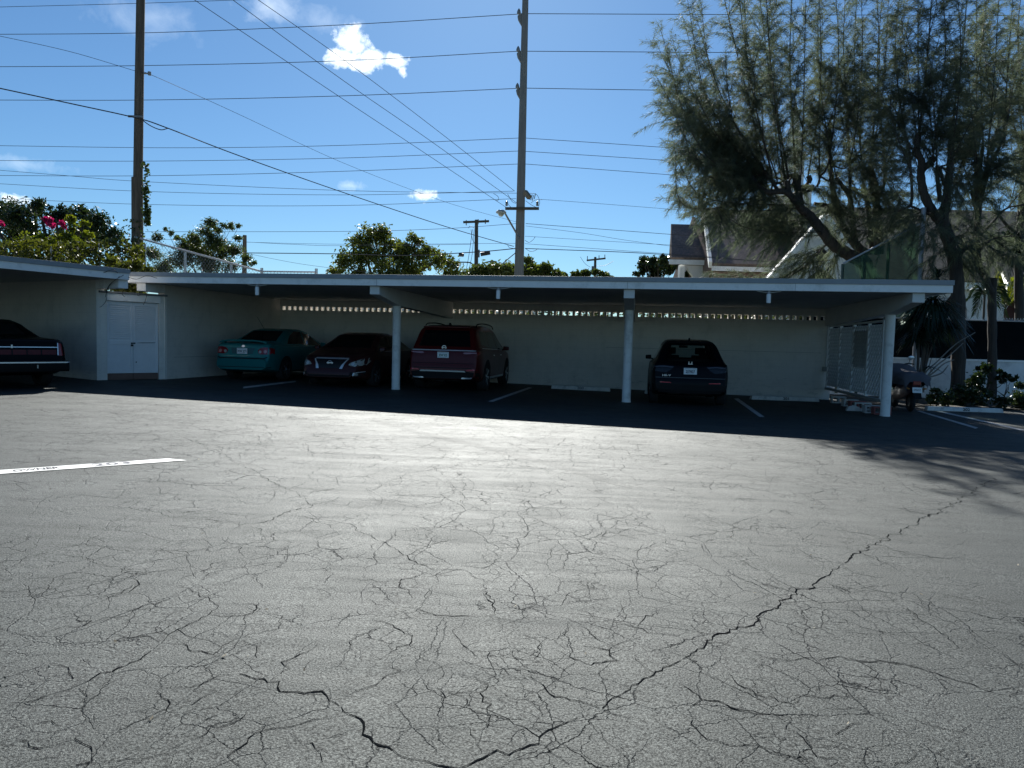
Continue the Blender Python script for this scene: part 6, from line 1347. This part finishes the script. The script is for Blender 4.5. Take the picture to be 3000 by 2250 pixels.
tend([(276, 832, 17.9), (273, 860, 17.9), (262, 880, 18), (248, 889, 18.1)], .005); tend([(360, 850, 17.5), (358, 862, 17.6), (366, 870, 17.7)]); tend([(432, 855, 17.9), (426, 880, 18.), (420, 893, 18.)])
tend([(402, 858, 17.7), (404, 866, 17.8), (412, 862, 17.8), (417, 852, 17.8)]); tend([(375, 812, 16.9), (400, 818, 17), (430, 808, 17.1), (460, 815, 17.1)]); tend([(345, 800, 16.9), (330, 790, 16.7), (300, 800, 16.6), (285, 798, 16.6)])
tag(b.build('vine_tendril', mat('dry_vine', (.06, .045, .035), .9)), 'dry bare vine tendrils dangling over the closet front', 'vine')
# clipped hedge behind the carport, glimpsed through the wall cells
hP, hQ = cp(-1.0, BACKW + 1.9)[:2], cp(11.5, BACKW + 1.9)[:2]
tag(leaf_wall('hedge', None, None, hP, hQ, lambda a: 1.2, lambda a: 2.95, 7000, .14, .09, leaf_mat('hedge_leaf', (.020, .038, .012), (.06, .08, .02), .35), 45, .5, .25), 'leafy hedge behind the carport, seen only through the vent holes', 'hedge')

# ================================================================== feathery trees (whip-like shoots with drooping needles)
def feathery(label, base, d0, limbs_, shoots, seed, extra_trunk=(), lean=1.0, dens=1.0):
    rg = np.random.default_rng(seed); g = at(*base, d0)
    e = empty('casuarina_tree', (g[0], d0, gz(g[0])), 0, label, 'tree', 'feathery trees behind the carport', world=True)
    tb = MB()
    for pts, r0, r1 in limbs_:
        P = spline([at(x, y, d) for x, y, d in pts], 6); tb.tube(P, np.linspace(r0, r1, len(P)) * (1 + .07 * np.sin(np.arange(len(P)) * 1.9)), 10)
    LP = np.concatenate([np.array(spline([at(x, y, d) for x, y, d in pts], 8)) for pts, _, _ in limbs_])
    N0, ND_, NL = [], [], []; tw = MB()
    for s in shoots:
        (x0, y0), (x1, y1), bow = s[0], s[1], s[2]; da, db = s[3] if len(s) > 3 else (d0 + rg.uniform(-.6, .6), d0 + rg.uniform(-2.2, 2.2))
        a, c = at(x0, y0, da), at(x1, y1, db - (4.2 if seed == 61 and x1 < 2260 and y1 < 480 else 0))
        Ls = np.linalg.norm(c - a); mid_ = (a + c) / 2 + np.array([bow * Ls * .12, 0, -abs(bow) * Ls * .10]) + rg.normal(size=3) * Ls * .03
        j_ = int(np.argmin(np.linalg.norm(LP - a, axis=1))); way = [LP[j_], a, mid_, c] if np.linalg.norm(LP[j_] - a) > .15 else [a, mid_, c]
        main = np.array(spline(way, max(8, int(Ls / .35)))); lines = [main]
        if Ls > 2.5:                                     # forks that leave the shoot and run alongside it
            for _ in range(2 if Ls < 6 else 3):
                i = int(len(main) * rg.uniform(.12, .6)); t = unit(main[min(i + 2, len(main) - 1)] - main[i - 1]); l2 = Ls * rg.uniform(.22, .4)
                d2 = unit(t + rg.normal(size=3) * [.28, .34, .12]); e2 = main[i] + d2 * l2; m2 = main[i] + d2 * l2 * .5 + rg.normal(size=3) * l2 * .05
                lines.append(np.array(spline([main[i], m2, e2], max(6, int(l2 / .35)))))
        for li, P in enumerate(lines):
            L_ = float(np.linalg.norm(np.diff(P, axis=0), axis=1).sum()); n = len(P); r0 = (.012 + .0036 * L_) * (1 if li == 0 else .8)
            Q = P[::2] if n % 2 else np.vstack([P[::2], P[-1:]]); tw.tube(Q, np.linspace(r0, .005, len(Q)), 5, False)
            T = unit(np.gradient(P, axis=0)); cum = np.r_[0, np.cumsum(np.linalg.norm(np.diff(P, axis=0), axis=1))]
            step = .14 / dens
            for q in np.arange((.10 if li == 0 else .02) * L_, L_, step):
                u = q / cum[-1]
                if rg.uniform() < .25 * (1 - u): continue
                i = min(n - 1, int(np.searchsorted(cum, q))); p = P[i]; t = T[i]
                lb = (.30 + 1.15 * (1 - u) ** .7) * rg.uniform(.35, 1.3); dirp = unit(rg.normal(size=3)); dirp = unit(dirp - t * (dirp @ t)); dr = unit(t * rg.uniform(.5, 1.5) + dirp * .8)
                m_ = max(3, int(lb / .085)); s_ = np.linspace(0, 1, m_)[:, None]
                B_ = p + dr * lb * s_ + np.array([0, 0, -.30 * lb]) * s_ ** 2
                if lb > .45: tw.tube([B_[0], B_[m_ // 2], B_[-1]], [.006, .004, .002], 3, False)
                kk = 8; rep = np.repeat(B_, kk, 0); fr = np.repeat(s_, kk, 0)
                nd_ = unit(dr * .9 + rg.normal(size=rep.shape) * .42 + [0, 0, -.45]); N0.append(rep + rg.normal(size=rep.shape) * .025); ND_.append(nd_); NL.append(rg.uniform(.16, .36, len(rep)) * (1.12 - .35 * fr[:, 0]))
    N0, ND_, NL = np.concatenate(N0), np.concatenate(ND_), np.concatenate(NL); sdv = unit(np.cross(ND_, rg.normal(size=ND_.shape))); w = rg.uniform(.0045, .0085, (len(N0), 1))
    tip = N0 + ND_ * NL[:, None] + np.array([0, 0, -.22]) * NL[:, None]
    V = np.stack([N0 - sdv * w, N0 + sdv * w, tip], 1).reshape(-1, 3)
    tb.build('trunk', m_bark, e, True, 70); tw.build('twigs', m_bark, e, True)
    np_mesh('needles', V, 3, leaf_mat('needle_green', (.068, .092, .074), (.118, .142, .098), .6, .6, .8, c3=(.15, .145, .09), tcol=(1, 1, .8)), e)
    return len(N0)
DA = 26.5; k_ = lambda pts, d: [(x, y, d) for x, y in pts]
NA = feathery('leftmost feathery tree, its pollarded limbs leaning left above the green screen', (2560, 1100), DA, [
    (k_([(2560, 1130), (2555, 900), (2540, 790), (2521, 752)], DA), .30, .24),
    (k_([(2530, 768), (2480, 742), (2440, 715), (2405, 672), (2372, 632), (2345, 608), (2330, 572)], DA - .3), .24, .14),
    (k_([(2362, 624), (2333, 595), (2312, 565), (2306, 530)], DA - .5), .12, .10), (k_([(2345, 600), (2300, 562), (2251, 563), (2222, 545), (2200, 515)], DA - .6), .12, .07), (k_([(2280, 560), (2258, 525), (2240, 500)], DA - .4), .07, .06),
    (k_([(2345, 600), (2338, 560), (2330, 510)], DA - .1), .14, .12), (k_([(2350, 560), (2372, 530), (2368, 515)], DA), .08, .09), (k_([(2350, 565), (2390, 550), (2402, 520)], DA), .06, .03),
    (k_([(2540, 745), (2495, 705), (2465, 655), (2452, 625), (2430, 605), (2385, 597)], DA + .3), .17, .07), (k_([(2462, 650), (2447, 590), (2437, 530), (2431, 455), (2432, 360)], DA + .4), .12, .06),
    (k_([(2506, 712), (2498, 655), (2490, 580), (2470, 548), (2450, 520)], DA + .6), .11, .07), (k_([(2490, 590), (2490, 480), (2482, 360)], DA + .7), .07, .04),
    (k_([(2556, 745), (2552, 690), (2542, 600), (2528, 540)], DA + .8), .12, .08), (k_([(2575, 745), (2573, 680), (2568, 610), (2562, 540), (2548, 490)], DA + .5), .17, .12), (k_([(2568, 590), (2590, 540), (2592, 470)], DA + .5), .07, .05)],
    [((2215, 520), (1938, 160), -.5), ((2225, 525), (1965, 118), -.4), ((2230, 520), (1945, 262), -.7), ((2235, 515), (1992, 178), -.5), ((2240, 510), (2030, 20), -.3), ((2205, 515), (1915, 112), -.3), ((2222, 535), (1935, 88), -.5), ((2215, 520), (1915, 212), -.8), ((2230, 520), (2000, 50), -.4), ((2240, 500), (2045, -60), -.3), ((2250, 510), (2010, -20), -.5), ((2258, 520), (2095, -120), -.3), ((2262, 515), (2145, -150), -.2), ((2275, 520), (2175, -170), -.2),
     ((2290, 520), (2205, -170), -.15), ((2303, 530), (2238, -170), -.1), ((2310, 525), (2275, -180), -.1), ((2330, 510), (2330, -160), .1), ((2345, 530), (2362, -150), .15), ((2368, 515), (2395, -160), .1), ((2400, 520), (2410, 40), .1),
     ((2270, 560), (1985, 335), -.9), ((2290, 575), (1975, 420), -1.2), ((2240, 555), (1985, 285), -.6), ((2300, 600), (1985, 472), -1.2), ((2330, 610), (1985, 545), -1.0), ((2350, 640), (2040, 610), -.8), ((2395, 680), (2060, 560), -1.1), ((2380, 650), (2120, 600), -.8), ((2440, 720), (2290, 812), .4), ((2395, 690), (2240, 690), -.4), ((2450, 730), (2400, 812), .4), ((2480, 740), (2330, 770), .6), ((2330, 800), (2075, 800), .5), ((2310, 806), (2130, 806), .4), ((2420, 720), (2270, 775), .3),
     ((2431, 455), (2436, -160), .1), ((2434, 500), (2400, -100), -.15), ((2450, 520), (2380, 150), -.3), ((2482, 360), (2486, -170), 0.), ((2490, 470), (2520, -100), .2), ((2528, 540), (2520, -150), .05), ((2530, 540), (2470, 180), -.3), ((2548, 490), (2556, -170), .1), ((2552, 480), (2610, -120), .2), ((2592, 470), (2600, -150), .1), ((2592, 480), (2660, 60), .3), ((2560, 540), (2640, 360), .4), ((2545, 600), (2470, 420), -.3), ((2500, 640), (2420, 480), -.3), ((2480, 690), (2560, 560), .3), ((2470, 660), (2400, 560), -.3), ((2560, 640), (2630, 560), .3), ((2555, 680), (2480, 640), -.4), ((2570, 690), (2650, 640), .4)], 61, dens=1.0)
DB = 22.3
NB = feathery('thick-trunked feathery tree in the middle, forking into two heavy limbs behind the roof corner', (2808, 1180), DB, [
    (k_([(2806, 1165), (2808, 1000), (2806, 860), (2796, 760), (2775, 690), (2760, 650)], DB), .20, .19), (k_([(2796, 800), (2815, 740), (2850, 720)], DB), .12, .04),
    (k_([(2765, 660), (2735, 625), (2708, 570), (2698, 518), (2700, 475), (2686, 440), (2692, 390)], DB), .15, .08), (k_([(2698, 500), (2728, 475), (2733, 460)], DB), .10, .10),
    (k_([(2762, 650), (2770, 600), (2778, 540), (2784, 470), (2788, 380)], DB), .16, .07), (k_([(2755, 590), (2748, 540), (2745, 485)], DB), .07, .05), (k_([(2775, 560), (2760, 520), (2752, 490)], DB - .2), .06, .05), (k_([(2740, 630), (2715, 625), (2670, 605), (2640, 615), (2600, 625)], DB), .05, .02), (k_([(2668, 604), (2672, 570), (2668, 500), (2662, 420)], DB), .045, .04)],
    [((2692, 390), (2690, -170), .05), ((2690, 420), (2735, -150), .1), ((2733, 460), (2745, -140), .0), ((2735, 470), (2765, 60), .1), ((2662, 430), (2655, -150), .0), ((2668, 500), (2625, 160), -.2), ((2788, 380), (2838, -160), .15), ((2784, 470), (2795, -150), .0), ((2783, 460), (2810, 150), .1), ((2745, 485), (2720, 160), -.1), ((2700, 475), (2640, 60), -.2), ((2780, 520), (2850, 260), .2), ((2700, 540), (2640, 380), -.3), ((2775, 580), (2830, 430), .3), ((2665, 605), (2610, 520), -.3), ((2640, 615), (2560, 640), -.3), ((2720, 620), (2660, 690), -.3), ((2790, 700), (2850, 640), .3), ((2790, 740), (2860, 790), .2), ((2780, 720), (2710, 770), -.3), ((2800, 780), (2740, 800), -.2), ((2770, 640), (2700, 690), -.2), ((2740, 620), (2790, 560), .3), ((2830, 720), (2905, 700), .2)], 62, dens=.95)
DC = 23.2
NC = feathery('slim feathery tree at the right with a sawn stub beside the bright palm', (2906, 1180), DC, [
    (k_([(2906, 1165), (2907, 1000), (2906, 880), (2908, 830), (2910, 815)], DC), .135, .125), (k_([(2904, 858), (2886, 815), (2867, 780), (2862, 720), (2864, 650), (2868, 590)], DC - .05), .11, .10), (k_([(2868, 600), (2884, 545), (2903, 486), (2945, 395)], DC), .07, .045), (k_([(2866, 620), (2858, 560), (2862, 480)], DC), .06, .04), (k_([(2866, 600), (2870, 520), (2880, 420)], DC + .3), .07, .04), (k_([(2862, 640), (2848, 575), (2842, 560)], DC), .04, .03), (k_([(2862, 700), (2905, 655), (2950, 610), (3010, 600)], DC + .2), .05, .02), (k_([(2863, 740), (2910, 700), (2980, 690)], DC - .2), .04, .015), (k_([(2860, 760), (2845, 735)], DC), .04, .03)],
    [((2945, 395), (3015, 110), .2), ((2940, 410), (2975, -100), .1), ((2862, 480), (2862, -150), .0), ((2864, 500), (2830, 140), -.1), ((2880, 420), (2905, -160), .1), ((2884, 540), (2935, -150), .1), ((2903, 486), (2990, 240), .2), ((2850, 560), (2800, 380), -.3), ((2868, 600), (2930, 470), .3), ((2950, 610), (3060, 480), .3), ((2990, 600), (3100, 560), .2), ((2930, 670), (3000, 640), .2), ((2900, 690), (2980, 760), .2), ((2870, 660), (2800, 620), -.2), ((2870, 700), (2930, 750), .2), ((2865, 760), (2930, 790), .2), ((2866, 560), (2880, 200), .0), ((2880, 520), (2950, 300), .2), ((2862, 690), (2810, 720), -.2), ((2960, 610), (2990, 420), .2)], 63, dens=.95)
DD = 25.
ND2 = feathery('feathery tree at the right edge, its trunk just inside the frame', (2996, 1180), DD, [
    (k_([(2990, 1100), (2986, 900), (2984, 740), (2990, 640), (2996, 560), (3010, 400)], DD), .16, .09), (k_([(2988, 690), (2950, 660), (2925, 630), (2900, 622)], DD), .06, .03), (k_([(2990, 640), (3040, 560), (3080, 450)], DD), .08, .05), (k_([(2985, 700), (2955, 705), (2935, 715)], DD), .05, .02)],
    [((3010, 400), (3010, -150), .0), ((3000, 500), (2950, 100), -.2), ((3010, 420), (3060, -120), .1), ((3080, 450), (3150, 60), .2), ((3070, 470), (3100, -60), .1), ((2996, 560), (2960, 340), -.2), ((3005, 480), (2985, 60), -.1), ((3040, 560), (3130, 400), .3), ((3060, 500), (3200, 250), .3), ((2925, 635), (2880, 560), -.2), ((2990, 640), (3080, 620), .2), ((2986, 700), (2920, 740), -.2), ((2990, 620), (2940, 520), -.2), ((3080, 460), (3230, 120), .2), ((3000, 520), (3030, 180), .1)], 64, dens=.9)
print('needles', NA, NB, NC, ND2)

# ================================================================== planting on the right
def blades(center, n, L, w, rg, droop=.55, up=.6, spread=1.0, cone=None):
    V = []
    for _ in range(n):
        d = unit(np.array([rg.normal() * spread, rg.normal() * spread, rg.uniform(-.25, 1.0) * up])); l = L * rg.uniform(.65, 1.1); s = unit(np.cross(d, [0, 0, 1.])) * w / 2; k = 5; pr = None
        for i in range(k + 1):
            t = i / k; p = center + d * l * t + np.array([0, 0, -droop * l * t * t]); ww = s * (1.0 - .95 * t ** 2) * (.6 + .4 * min(1, t * 4))
            if pr is not None: V += [pr[0], pr[1], p + ww, p - ww]
            pr = (p - ww, p + ww)
    return V
m_yuc = leaf_mat('yucca_leaf', (.010, .022, .014), (.022, .040, .022), .12, .2)
rg = np.random.default_rng(71)
DY = 21.3; yb = at(2688, 1120, DY); e = empty('dracaena', (yb[0], DY, gz(yb[0])), 0, 'dark spiky dracaena with drooping strap leaves beside the end of the carport roof', 'shrub', world=True)
heads = [((2730, 890), 330, 1.15), ((2690, 930), 190, .95), ((2686, 985), 170, .6), ((2748, 815), 30, .62), ((2765, 945), 170, .9), ((2720, 960), 150, .8)]
b = MB()
for (px, py), n, L in heads: b.tube(spline([(yb[0], DY, gz(yb[0])), at(2692 + (px - 2692) * .4, 1040, DY), at(px, py, DY)], 6), np.linspace(.04, .022, 13), 8)
b.build('stem', m_bark2, e, True); V = []
for (px, py), n, L in heads: V += blades(at(px, py, DY), n, L, .055, rg, .75 if py != 815 else .4, .8 if py != 815 else 1.6, 1.0 if py != 815 else .35)
np_mesh('leaves', np.array(V), 4, m_yuc, e)
DP2 = 20.6; e = empty('bare_shrub', (at(2712, 1130, DP2)[0], DP2, gz(9)), 0, 'shrub with long bare grey branches reaching right, spiky leaves at its foot', 'shrub', world=True)
b = MB()
for pts in ([(2705, 1150), (2710, 1095), (2745, 1060), (2800, 1008), (2857, 974)], [(2710, 1110), (2740, 1075), (2778, 1045), (2822, 1005)], [(2712, 1108), (2755, 1095), (2772, 1078), (2778, 1070)], [(2712, 1108), (2740, 1088), (2765, 1066), (2795, 1054)], [(2705, 1120), (2698, 1070), (2699, 1055)]):
    P = spline([at(x, y, DP2) for x, y in pts], 5); b.tube(P, np.linspace(.026, .012, len(P)), 7)
b.build('branches', mat('pale_branch', (.20, .18, .16), .7, var=.2), e, True)
np_mesh('leaves', np.array(blades(at(2722, 1075, DP2), 45, .55, .025, rg, .35, .5)), 4, m_yuc, e)
def frond_leaves(base, tip, sag, n, ll, lw, rg, m=None):
    P = np.array(spline([base, (base + tip) / 2 + [0, 0, sag], tip], 12)); T = unit(np.gradient(P, axis=0)); V = []; cum = np.linspace(.12, 1, n)
    for u in cum:
        i = min(len(P) - 1, int(u * (len(P) - 1))); p, t = P[i], T[i]; sd_ = unit(np.cross(t, [0, 0, 1.]))
        for s in (-1, 1):
            d = unit(t * .75 + sd_ * s * .8 + [0, 0, .15 + rg.normal() * .12]); l = ll * (1 - .55 * abs(u - .45)) * rg.uniform(.85, 1.1); w = unit(np.cross(d, t + [0, 0, .4])) * lw / 2
            a, m2, z = p, p + d * l * .55, p + d * l + np.array([0, 0, -.25 * l]); V += [a - w * .4, a + w * .4, m2 + w, m2 - w, m2 - w, m2 + w, z + w * .1, z - w * .1]
    return P, V
def palm(name, label, crown_px, d, fronds, m, ll=.55, lw=.05, stem=.07, seed=1):
    rg = np.random.default_rng(seed); c = at(*crown_px, d); e = empty(name, (c[0], d, 0), 0, label, 'palm', world=True); b = MB(); V = []
    b.tube([(c[0], d, 0), (c[0] + .03, d, c[2] * .5), c], [stem, stem * .85, stem * .7], 9)
    for (dx, dz, dy, sag) in fronds:
        t = c + np.array([dx, dy, dz]); P, v = frond_leaves(c, t, sag, 26, ll, lw, rg); b.tube(P, np.linspace(.018, .005, len(P)), 4, False); V += v
    b.build('stem', m_bark2, e, True); np_mesh('fronds', np.array(V), 4, m, e); return e
m_palm = leaf_mat('sunlit_palm', (.14, .19, .015), (.30, .30, .03), .6, .35, 1.0, c3=(.42, .26, .03))
m_palmd = leaf_mat('dark_palm', (.012, .030, .016), (.030, .055, .026), .2, .35)
palm('areca_palm', 'sunlit yellow-green palm behind the screened fence at the right', (2945, 905), 27.5, [(-.30, 1.15, .1, .35), (-.05, 1.35, .3, .25), (-.55, .35, -.2, .6), (.35, 1.1, -.1, .4), (.75, .75, .2, .5), (-.45, .85, -.3, .4), (.95, .15, .1, .55), (.6, .4, -.5, .5), (.15, 1.25, -.3, .3)], m_palm, .42, .045, .06, 81)
palm('dwarf_palm', 'dark drooping palm fronds left of the sawn stub, in front of the church wall', (2885, 862), 25.4, [(-.35, -.55, -.2, .35), (-.45, -.15, .2, .3), (.25, -.6, -.2, .3), (.55, -.35, .2, .35), (-.1, -.7, .3, .3), (.75, -.2, -.1, .4), (.3, .3, .3, .2), (.95, -.3, .2, .5), (.8, -.7, .1, .5)], m_palmd, .34, .04, .05, 82)
btree('glossy_tree', 'dark glossy-leaved tree at the right edge in front of the church roof', [(2965, 700, 20), (2988, 735, 28), (2992, 775, 24), (2958, 768, 13), (3030, 720, 40), (3050, 790, 40), (2996, 690, 18)], 26, 2600, .19, .10, leaf_mat('glossy_leaf', (.008, .018, .010), (.020, .036, .018), .12, .18), 83, .10, base=3040, mb=m_bark)
G_bed = leaf_mat('bed_leaf', (.016, .032, .012), (.045, .068, .022), .3, .35)
def shrub(label, clumps, d, n, ll, lw, m, seed, cat='shrub'):
    g = at(np.mean([c[0] for c in clumps]), 1100, d); e = empty('garden_shrub', (g[0], d, gz(g[0])), 0, label, cat, 'shrubs in the planting bed', world=True)
    limbs(e, (g[0], d, gz(g[0])), clumps, d, .03, m_bark2, 'stems', .3); crown('foliage', clumps, d, n, ll, lw, m, e, seed, dj=.4); return e
shrub('low leafy shrub directly behind the left end of wheel stop 202', [(2722, 1160, 14), (2750, 1150, 18), (2780, 1162, 18), (2765, 1175, 18), (2735, 1178, 16)], 20.6, 1500, .09, .05, G_bed, 91)
shrub('bushy shrub between the two right-hand tree trunks', [(2815, 1140, 20), (2840, 1125, 22), (2865, 1115, 24), (2850, 1155, 26), (2820, 1170, 22), (2880, 1150, 22), (2800, 1180, 18), (2870, 1180, 20)], 20.9, 2900, .10, .055, G_bed, 92)
shrub('dark broad-leaved shrub hugging the slim tree trunk', [(2880, 1085, 16), (2870, 1100, 16), (2898, 1075, 14), (2925, 1090, 8), (2885, 1070, 12)], 22.4, 700, .15, .07, G_dark, 93)
shrub('small broad-leaved sapling against the white wall right of the slim trunk', [(2930, 1105, 10), (2950, 1098, 9), (2966, 1108, 9), (2940, 1118, 8)], 22.6, 330, .17, .08, G_dark, 94)
shrub('dark low shrub at the far right end of the planting bed', [(2940, 1175, 24), (2985, 1160, 26), (3010, 1175, 30), (2985, 1190, 20), (2925, 1195, 14), (2990, 1130, 16)], 20.4, 2200, .10, .05, G_dark, 95)
